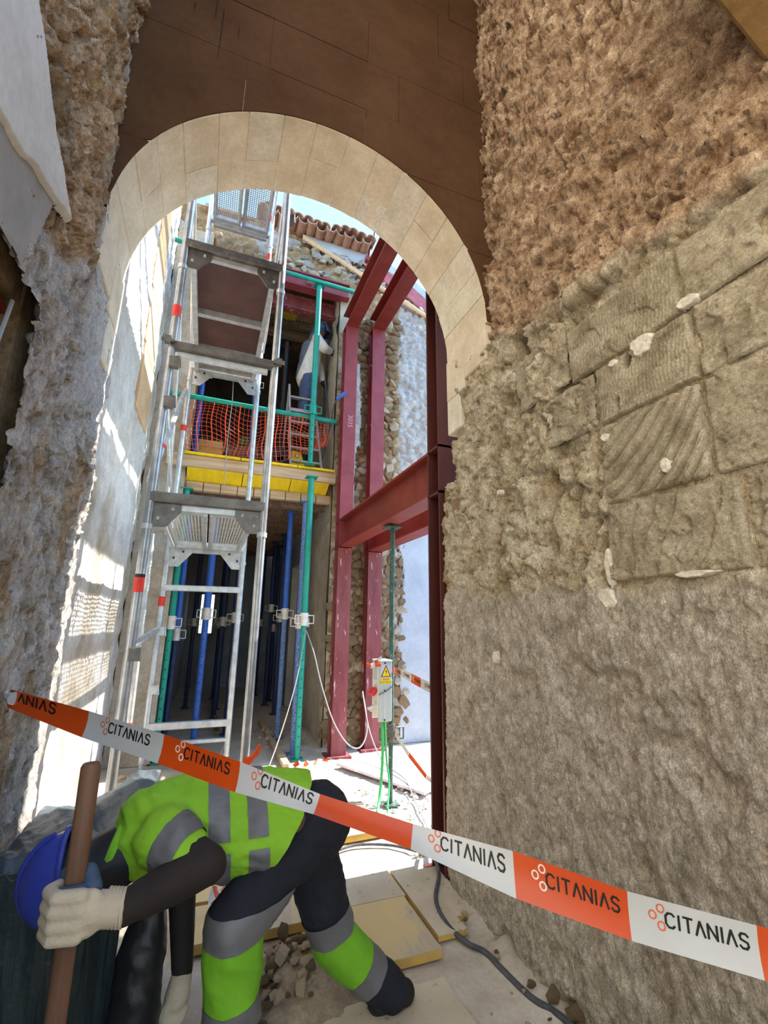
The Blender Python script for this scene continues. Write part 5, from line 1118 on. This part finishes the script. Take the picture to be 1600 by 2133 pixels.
# ---------------- the bent worker
man = thing('person', 'worker in lime high-visibility shirt and blue helmet bending over a wooden handle', 'person', (0.35, 2.0, 0))
V3 = Vector
pel, mid, che = V3((0.40, 2.06, 0.835)), V3((0.14, 2.04, 0.905)), V3((-0.07, 2.02, 0.885))
nsh, fsh, neck = V3((-0.06, 1.87, 0.895)), V3((-0.11, 2.17, 0.865)), V3((-0.20, 2.0, 0.83))
head = V3((-0.325, 1.97, 0.775))
nel, nwr = V3((0.085, 1.745, 0.855)), V3((-0.135, 1.70, 0.800))
fel, fwr = V3((0.02, 2.22, 0.60)), V3((0.05, 2.16, 0.345))
nhip, nkn, nan = V3((0.345, 2.0, 0.75)), V3((0.195, 1.895, 0.60)), V3((0.225, 1.93, 0.12))
fhip, fkn, fan = V3((0.47, 2.16, 0.78)), V3((0.635, 2.19, 0.315)), V3((0.90, 2.21, 0.075))
b_ = MB()
capsule(b_, pel, mid, 0.13, 0.125); capsule(b_, mid, che, 0.125, 0.13); capsule(b_, nsh, fsh, 0.075, 0.075); capsule(b_, che, neck, 0.10, 0.06); capsule(b_, neck, head, 0.055, 0.055)
ellipsoid(b_, head, (0.085, 0.078, 0.115), (0, math.radians(-110), 0))
ellipsoid(b_, head + V3((0.02, -0.0, -0.085)), (0.05, 0.055, 0.06)); ellipsoid(b_, head + V3((-0.02, 0.0, -0.115)), (0.02, 0.015, 0.03))
ellipsoid(b_, head + V3((0.03, -0.078, -0.01)), (0.03, 0.012, 0.02)); ellipsoid(b_, head + V3((0.03, 0.078, -0.01)), (0.03, 0.012, 0.02))
capsule(b_, nsh, nel, 0.058, 0.048); capsule(b_, nel, nwr, 0.046, 0.033); capsule(b_, fsh, fel, 0.055, 0.045); capsule(b_, fel, fwr, 0.043, 0.030)
capsule(b_, nhip, nkn, 0.09, 0.06); capsule(b_, nkn, nan, 0.06, 0.04); capsule(b_, fhip, fkn, 0.09, 0.06); capsule(b_, fkn, fan, 0.06, 0.04)
body = attach(skinmesh(b_, 'body', 0.012, 4), 'body', M['skin'], man)
# long dark sleeves
b_ = MB(); capsule(b_, nsh.lerp(nel, 0.3), nel, 0.068, 0.058); capsule(b_, nel, nwr.lerp(nel, 0.5), 0.058, 0.058); capsule(b_, nwr.lerp(nel, 0.5), nwr, 0.058, 0.046)
attach(skinmesh(b_, 'sleeve', 0.009, 5, (0.008, (14, 9, 16), 5)), 'sleeve', M['sleeve'], man)
b_ = MB(); capsule(b_, fsh, fel, 0.062, 0.054); capsule(b_, fel, fwr, 0.053, 0.038)
attach(skinmesh(b_, 'sleeve', 0.010, 5), 'sleeve', M['sleeve'], man)
b_ = MB(); capsule(b_, che + V3((-0.06, 0, -0.04)), head + V3((0.05, 0, 0.0)), 0.095, 0.098); ellipsoid(b_, head + V3((0.0, 0, 0.0)), (0.112, 0.100, 0.118))
attach(skinmesh(b_, 'neck_scarf', 0.010, 5, (0.01, (10, 10, 14), 8)), 'neck_scarf', M['black'], man)
# hi-vis shirt: back, belly that hangs, short sleeves
b_ = MB()
capsule(b_, pel + V3((0.055, 0, 0.02)), mid + V3((0, 0, -0.005)), 0.150, 0.158); capsule(b_, mid, che + V3((-0.01, 0, -0.01)), 0.158, 0.150); capsule(b_, pel + V3((0.0, -0.06, -0.01)), mid + V3((-0.02, -0.04, -0.06)), 0.150, 0.145)
capsule(b_, mid + V3((0.03, -0.03, -0.085)), mid + V3((0.09, -0.03, -0.10)), 0.10, 0.09); capsule(b_, mid + V3((0.19, -0.02, -0.12)), mid + V3((0.14, -0.02, -0.10)), 0.08, 0.09)
capsule(b_, che, neck + V3((0.03, 0, 0.0)), 0.135, 0.082); capsule(b_, nsh + V3((0.02, 0.02, 0)), fsh, 0.098, 0.095); capsule(b_, nsh, nsh.lerp(nel, 0.50), 0.092, 0.080); capsule(b_, fsh, fsh.lerp(fel, 0.45), 0.085, 0.075)
sh = skinmesh(b_, 'shirt', 0.008, 6, (0.030, (8, 4, 10), 3))
raw = sh.copy()
ax = (mid - pel).normalized()
bm = bmesh.new(); bm.from_mesh(sh)       # open the hem, the collar and the sleeve
arm = (nel - nsh).normalized()
bmesh.ops.bisect_plane(bm, geom=list(bm.verts) + list(bm.edges) + list(bm.faces), plane_co=V3((0.445, 2.0, 0.96)) * S, plane_no=V3((0.84, 0, -0.54)).normalized(), clear_outer=True)
bmesh.ops.bisect_plane(bm, geom=list(bm.verts) + list(bm.edges) + list(bm.faces), plane_co=(neck + V3((-0.035, 0, 0))) * S, plane_no=V3((-0.9, 0, -0.35)).normalized(), clear_outer=True)
sh2 = bpy.data.meshes.new('shirt'); bm.to_mesh(sh2); bm.free(); sh2.polygons.foreach_set('use_smooth', np.ones(len(sh2.polygons), dtype=bool))
shirt = attach(sh2, 'shirt', M['hivis'], man)
def xband(xa, xb, slope, y_side=None, zlim=None):
    n0 = V3((-1, 0, slope)).normalized(); cuts = [((xa, 2.0, 0.9), n0), ((xb, 2.0, 0.9), -n0)]
    return cuts
for (xa, xb) in ((0.085, 0.155), (0.215, 0.285)):
    up_ = xband(xa, xb, -0.10) + [((0.1, 2.0, 0.865), (0, 0, -1))]
    slab_cut(raw, up_, 'reflective_strip', M['reflect'], man)
    slab_cut(raw, xband(xa - 0.0, xb - 0.0, -0.10) + [((0.1, 2.0, 0.832), (0, 0, 1)), ((0.1, 2.02, 0.8), (0, 1, 0))], 'reflective_strip', M['reflect'], man)
am = nsh.lerp(nel, 0.50)
slab_cut(raw, [(nsh.lerp(nel, 0.20), -arm), (nsh.lerp(nel, 0.62), arm), ((0, 1.865, 0), (0, 1, 0))], 'sleeve_strip', M['reflect'], man)
col_ = MB(); col_.tube([neck + V3((-0.02, 0.085 * math.cos(t), 0.085 * math.sin(t))) + V3((0.03 * math.sin(t), 0, 0)) for t in [2 * math.pi * k / 16 for k in range(17)]], 0.016, 8)
col_.build('collar', M['hivis'], man, True)
# trousers
b_ = MB()
capsule(b_, pel + V3((0.10, 0, -0.02)), pel + V3((0.02, 0, -0.06)), 0.150, 0.145); capsule(b_, nhip + V3((0.03, 0, 0)), nkn, 0.112, 0.098); capsule(b_, nkn, nan, 0.098, 0.086); capsule(b_, fhip, fkn, 0.128, 0.092); capsule(b_, fkn, fan, 0.094, 0.078); capsule(b_, nhip + V3((0.06, 0, 0)), fhip, 0.110, 0.130)
tr_ = skinmesh(b_, 'trousers', 0.009, 5, (0.016, (8, 5, 9), 23)); traw = tr_.copy()
attach(tr_, 'trousers', M['trousers'], man)
def legband(h_, k_, f0, f1, name, m, off, extra=()):
    d_ = (k_ - h_).normalized(); return slab_cut(traw, [(h_.lerp(k_, f0), -d_), (h_.lerp(k_, f1), d_)] + list(extra), name, m, man, off)
nx_ = [((0.40, 2.0, 0.4), (1, 0, 0.0)), ((0, 0, 0.72), (0, 0, 1))]; fx_ = [((0.43, 2.0, 0.4), (-1, 0, 0))]
legband(nkn, nan, -0.12, 0.06, 'reflective_strip', M['reflect'], 0.004, nx_); legband(nkn, nan, 0.06, 0.42, 'lime_panel', M['hivis_d'], 0.003, nx_); legband(nkn, nan, 0.42, 0.58, 'reflective_strip', M['reflect'], 0.004, nx_)
legband(fhip, fkn, 0.74, 0.92, 'reflective_strip', M['reflect'], 0.004, fx_); dk_ = (fan - fkn).normalized()
slab_cut(traw, [(fhip.lerp(fkn, 0.92), -(fkn - fhip).normalized()), (fkn.lerp(fan, 0.42), dk_)] + fx_, 'lime_panel', M['hivis_d'], man, 0.003)
slab_cut(traw, [(fkn.lerp(fan, 0.42), -dk_), (fkn.lerp(fan, 0.66), dk_)] + fx_, 'reflective_strip', M['reflect'], man, 0.004)
# boots
for (an, toe) in ((nan, V3((-0.17, -0.02, -0.045))), (fan, V3((-0.02, 0.0, -0.02)))):
    b_ = MB(); capsule(b_, an + V3((0, 0, 0.03)), an + V3((0.02, 0, -0.02)), 0.06, 0.055)
    if an is nan: capsule(b_, an + V3((0.03, 0, -0.052)), an + toe, 0.05, 0.045)
    else: capsule(b_, an, an + V3((0.02, -0.0, -0.015)), 0.058, 0.055); capsule(b_, an + V3((0.06, 0, -0.02)), an + V3((-0.06, 0, -0.028)), 0.05, 0.046)
    attach(skinmesh(b_, 'boot', 0.010, 3), 'boot', M['black'], man)
# helmet: shell, brim
hp = head + V3((-0.012, 0, 0.012)); he = (0, math.radians(-96), 0); Mh = Euler(he).to_matrix()
vs = []; fs = []; n, m_ = 24, 9
for i in range(m_ + 1):
    t = math.pi / 2 * i / m_
    for k in range(n):
        f_ = 2 * math.pi * k / n; st = max(math.sin(t), 1e-3); vs.append(hp + Mh @ V3((0.135 * st * math.cos(f_), 0.115 * st * math.sin(f_), 0.125 * math.cos(t))))
for i in range(m_):
    for k in range(n): fs.append((i * n + k, (i + 1) * n + k, (i + 1) * n + (k + 1) % n, i * n + (k + 1) % n))
hel = MB().add(vs, fs + [tuple(range(n))]).build('helmet_shell', M['helmet'], man, True)
rim = MB(); rim.tube([hp + Mh @ V3((0.14 * math.cos(2 * math.pi * k / n) * (1.0 + 0.22 * max(0, -math.cos(2 * math.pi * k / n))), 0.118 * math.sin(2 * math.pi * k / n), 0.0)) for k in range(n + 1)], 0.009, 8, False); rim.build('brim', M['helmet'], hel, True)
rdg = MB(); rdg.tube([hp + Mh @ V3((0.137 * math.sin(t), 0, 0.127 * math.cos(t))) for t in [-1.3 + 2.6 * k / 12 for k in range(13)]], 0.010, 8); rdg.build('ridge', M['helmet'], hel, True)
MB().obox(head + V3((0.06, -0.08, 0.03)), (0.06, 0.02, 0.06)).build('ear_clip', M['black'], man, bevel=0.008)
# near glove closed round the handle
HB, HT = V3((-0.262, 1.695, 0.30)), V3((-0.272, 1.71, 1.185))
def on_handle(z_): return HB.lerp(HT, (z_ - HB.z) / (HT.z - HB.z))
b_ = MB(); pc = on_handle(0.825)
capsule(b_, nwr, pc + V3((0.055, -0.028, -0.005)), 0.042, 0.046); ellipsoid(b_, pc + V3((0.045, -0.042, -0.005)), (0.050, 0.026, 0.060))
for i, (dz, r_) in enumerate(((0.045, 0.0185), (0.013, 0.0195), (-0.020, 0.0185), (-0.050, 0.0165))):
    c = on_handle(0.825 + dz)
    p0, p1, p2, p3 = c + V3((0.030, -0.058, 0)), c + V3((-0.030, -0.052, 0.002)), c + V3((-0.058, -0.006, 0.002)), c + V3((-0.030, 0.038, 0.0))
    capsule(b_, p0, p1, r_ * 1.05, r_); capsule(b_, p1, p2, r_, r_ * 0.95); capsule(b_, p2, p3, r_ * 0.95, r_ * 0.85)
glv = attach(skinmesh(b_, 'glove', 0.0055, 2), 'glove', M['glove'], man)
b_ = MB(); c = on_handle(0.885); capsule(b_, pc + V3((0.05, -0.015, 0.04)), c + V3((0.030, 0.020, 0.01)), 0.024, 0.022); capsule(b_, c + V3((0.030, 0.020, 0.01)), c + V3((-0.030, 0.034, 0.008)), 0.021, 0.017)
capsule(b_, c + V3((0.025, -0.035, -0.012)), c + V3((-0.03, -0.035, -0.010)), 0.017, 0.015)
attach(skinmesh(b_, 'thumb', 0.005, 3), 'thumb', M['glove_blue'], man)
cf = MB()
for k in range(5): q = nwr.lerp(pc, 0.02 + 0.07 * k); cf.tube([q + V3((0.004 * 0, 0.044 * math.cos(t), 0.044 * math.sin(t))) for t in [2 * math.pi * j / 14 for j in range(15)]], 0.006, 6, False)
cf.build('cuff', M['glove'], glv, True)
# far glove hanging by the other knee
b_ = MB(); fp = fwr + V3((-0.01, -0.02, -0.06)); capsule(b_, fwr, fp, 0.036, 0.044)
for k in range(4): r0 = fp + V3((-0.02 + 0.016 * k, -0.014, -0.035)); capsule(b_, r0, r0 + V3((-0.022, -0.004, -0.035)), 0.017, 0.016); capsule(b_, r0 + V3((-0.022, -0.004, -0.035)), r0 + V3((-0.045, 0.015, -0.05)), 0.016, 0.014)
capsule(b_, fp + V3((-0.02, -0.02, 0.0)), fp + V3((-0.055, -0.02, -0.035)), 0.018, 0.015)
attach(skinmesh(b_, 'glove', 0.006, 2), 'glove', M['glove'], man)
# the tool he holds
tl = thing('shovel', 'long wooden tool handle held upright in the cream glove of the bent worker', 'shovel', (HB.x, HB.y, 0.02))
foot_ = V3((HB.x + 0.0, HB.y - 0.01, 0.18))
MB().tube([foot_, HB, HB.lerp(HT, 0.5), HT - V3((0, 0, 0.01)), HT], [0.026, 0.026, 0.026, 0.027, 0.022], 14).build('handle', M['handle'], tl, True)
MB().tube([foot_ + V3((0, 0, -0.08)), foot_ + V3((0, 0, 0.10))], 0.031, 12).prism([(-0.11, 0.0), (0.11, 0.0), (0.11, -0.12), (0.06, -0.165), (-0.06, -0.165), (-0.11, -0.12)], foot_ + V3((0, -0.004, 0.0)), (1, 0, 0), (0, 0, 1), (0, 0.008, 0)).build('blade', M['steel_dark'], tl, bevel=0.003)
# black rubbish sack between the tarpaulin and the far arm
b_ = MB(); capsule(b_, (-0.095, 2.04, 0.20), (-0.090, 2.05, 0.50), 0.080, 0.074); capsule(b_, (-0.090, 2.05, 0.50), (-0.085, 2.06, 0.62), 0.074, 0.05); ellipsoid(b_, (-0.095, 2.04, 0.105), (0.088, 0.10, 0.10))
sk = skinmesh(b_, 'rubbish_sack', 0.010, 4, (0.030, (9, 7, 6), 41)); so_ = link(sk, 'rubbish_sack', M['bag']); tag(so_, 'black plastic sack standing between the tarpaulin and the bent worker', 'sack')
# ---------------- heap under a dark tarpaulin
xl, xr_, yt0, yt1 = -0.635, -0.175, 2.17, 2.90
u, v = np.meshgrid(np.linspace(0, 1, 110), np.linspace(0, 1, 90))
def tarp_z(u, s_):
    return 0.765 + 0.035 * fbm(u * 3, s_ * 3, 73, 3) + 0.075 * s_ * sstep(0.45, 0.9, u) - 0.05 * s_ * (1 - u) + 0.035 * (ridge(u * 4 + s_ * 2.5, s_ * 1.5 - u, 75, 3) - 0.6)
top_ = relief('tarpaulin', np.stack([xl + (xr_ + 0.02 - xl) * u + 0.02 * v * (u > 0.9), yt0 + (yt1 - yt0) * v, tarp_z(u, v) - 0.05 * sstep(0.06, 0.0, v) * (0.5 + vn(u * 14, v, 5))], -1), None, M['tarp_top'])
tag(top_, 'dark grey-green tarpaulin draped over a heap against the left wall', 'tarpaulin')
zt0 = tarp_z(u, u * 0) - 0.05
fold = ridge(u * 7 + 0.5 * v, v * 1.3, 71, 3) - 0.6
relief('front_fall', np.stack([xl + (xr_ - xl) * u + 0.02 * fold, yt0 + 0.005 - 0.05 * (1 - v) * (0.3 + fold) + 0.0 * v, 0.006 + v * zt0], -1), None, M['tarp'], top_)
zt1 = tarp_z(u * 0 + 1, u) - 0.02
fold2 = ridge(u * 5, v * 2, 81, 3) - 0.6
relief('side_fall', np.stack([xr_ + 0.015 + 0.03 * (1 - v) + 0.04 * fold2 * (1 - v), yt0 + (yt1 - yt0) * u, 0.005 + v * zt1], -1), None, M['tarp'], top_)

# ---------------- the worker upstairs
w2 = thing('person', 'worker in cream jacket and dark hood welding on the upper floor', 'person', (1.2, 6.75, 4.77))
hip, che2, nk2, hd2 = V3((1.19, 6.74, 5.50)), V3((1.24, 6.73, 6.0)), V3((1.31, 6.73, 6.22)), V3((1.385, 6.72, 6.40))
ls_, rs2 = V3((1.24, 6.88, 6.10)), V3((1.28, 6.57, 6.12))
kn1, an1, kn2, an2 = V3((1.16, 6.66, 5.12)), V3((1.15, 6.72, 4.84)), V3((1.24, 6.84, 5.10)), V3((1.22, 6.84, 4.84))
el2, wr2, el3, wr3 = V3((1.40, 6.50, 5.93)), V3((1.53, 6.62, 5.98)), V3((1.42, 6.90, 5.80)), V3((1.46, 6.80, 5.52))
b_ = MB(); capsule(b_, hip, che2, 0.12, 0.13); capsule(b_, che2, nk2, 0.11, 0.06); ellipsoid(b_, hd2, (0.085, 0.08, 0.115)); capsule(b_, nk2, hd2, 0.055, 0.055); ellipsoid(b_, hd2 + V3((0.085, 0, -0.02)), (0.02, 0.014, 0.025))
for p, q, r0, r1 in ((hip, kn1, 0.09, 0.065), (kn1, an1, 0.06, 0.045), (hip, kn2, 0.09, 0.065), (kn2, an2, 0.06, 0.045), (rs2, el2, 0.06, 0.05), (el2, wr2, 0.048, 0.035), (ls_, el3, 0.06, 0.05), (el3, wr3, 0.048, 0.035)): capsule(b_, p, q, r0, r1)
attach(skinmesh(b_, 'body', 0.016, 3), 'body', M['skin'], w2)
b_ = MB(); capsule(b_, hip + V3((0, 0, -0.06)), che2, 0.175, 0.165); capsule(b_, ls_, rs2, 0.10, 0.10); capsule(b_, che2, nk2, 0.14, 0.09); capsule(b_, rs2, el2, 0.095, 0.075); capsule(b_, el2, wr2, 0.075, 0.05); capsule(b_, ls_, el3, 0.09, 0.07); capsule(b_, el3, wr3, 0.07, 0.05)
jk = skinmesh(b_, 'jacket', 0.014, 4, (0.02, (8, 8, 10), 53)); jraw = jk.copy(); attach(jk, 'jacket', M['jacket'], w2)
slab_cut(jraw, [((1.17, 6.7, 6.0), V3((1, 0, -0.28)).normalized()), ((0, 0, 6.22), (0, 0, 1))], 'vest_back', M['vest'], w2, 0.012)
b_ = MB(); capsule(b_, hip + V3((0, 0, -0.02)), hip + V3((0, 0, -0.06)), 0.15, 0.14)
for p, q, r0, r1 in ((hip + V3((-0.0, -0.06, -0.05)), kn1, 0.125, 0.095), (kn1, an1, 0.095, 0.10), (hip + V3((0.03, 0.06, -0.05)), kn2, 0.12, 0.09), (kn2, an2, 0.09, 0.09)): capsule(b_, p, q, r0, r1)
attach(skinmesh(b_, 'trousers', 0.014, 4, (0.02, (9, 8, 9), 59)), 'trousers', M['jeans'], w2)
for an in (an1, an2):
    b_ = MB(); capsule(b_, an + V3((-0.03, 0, -0.04)), an + V3((0.13, 0, -0.045)), 0.05, 0.045); capsule(b_, an, an + V3((-0.01, 0, -0.03)), 0.055, 0.055); attach(skinmesh(b_, 'shoe', 0.012, 3), 'shoe', M['black'], w2)
# hood: shell over head and neck with a raised visor
b_ = MB(); ellipsoid(b_, hd2 + V3((-0.03, 0, 0.035)), (0.125, 0.12, 0.125)); capsule(b_, hd2 + V3((-0.07, 0, -0.02)), nk2 + V3((-0.06, 0, 0.05)), 0.09, 0.07)
attach(skinmesh(b_, 'hood', 0.012, 4), 'hood', M['hood'], w2)
vs = []; fs = []
for i in range(5):
    for k in range(11):
        f_ = -1.3 + 2.6 * k / 10; r_ = 0.125 + 0.022 * i; vs.append(hd2 + V3((0.0 + r_ * math.cos(f_), 0.135 * math.sin(f_), 0.09 - 0.035 * i - 0.03 * math.cos(f_))))
for i in range(4):
    for k in range(10): fs.append((i * 11 + k, i * 11 + k + 1, (i + 1) * 11 + k + 1, (i + 1) * 11 + k))
vz = MB().add(vs, fs).build('visor', M['hood'], w2, True); md = vz.modifiers.new('t', 'SOLIDIFY'); md.thickness = 0.012 * S
for wr_, dr in ((wr2, V3((0.05, 0.02, -0.02))), (wr3, V3((0.02, -0.01, -0.06)))):
    b_ = MB(); capsule(b_, wr_, wr_ + dr, 0.042, 0.045)
    for k in range(4): q = wr_ + dr + V3((0.0, -0.03 + 0.02 * k, 0.0)); capsule(b_, q, q + dr * 0.8, 0.017, 0.015)
    capsule(b_, wr_ + dr * 0.5, wr_ + dr + V3((0.0, -0.055, 0.02)), 0.018, 0.015)
    attach(skinmesh(b_, 'glove', 0.008, 2), 'glove', M['black'], w2)
et = thing('electrode_holder', 'small chipping tool held to the wall by the welding worker', 'tool', (1.55, 6.62, 5.96)); MB().tube([(1.56, 6.62, 5.95), (1.62, 6.60, 5.985)], 0.012, 8).build('shank', M['galv'], et); MB().tube([(1.62, 6.60, 5.985), (1.70, 6.57, 5.99)], 0.014, 8).build('tip', M['black'], et)
hb = thing('torch_handle', 'blue tool handle hanging by the red column on its cable', 'tool', (1.50, 6.0, 4.8)); MB().tube([(1.50, 5.95, 4.78), (1.62, 5.88, 4.88)], 0.028, 10).build('grip', M['blue'], hb, True); MB().tube([(1.50, 5.95, 4.78), (1.47, 5.98, 4.7), (1.49, 6.2, 4.45)], 0.009, 6).build('cable_tail', M['cable_black'], hb)
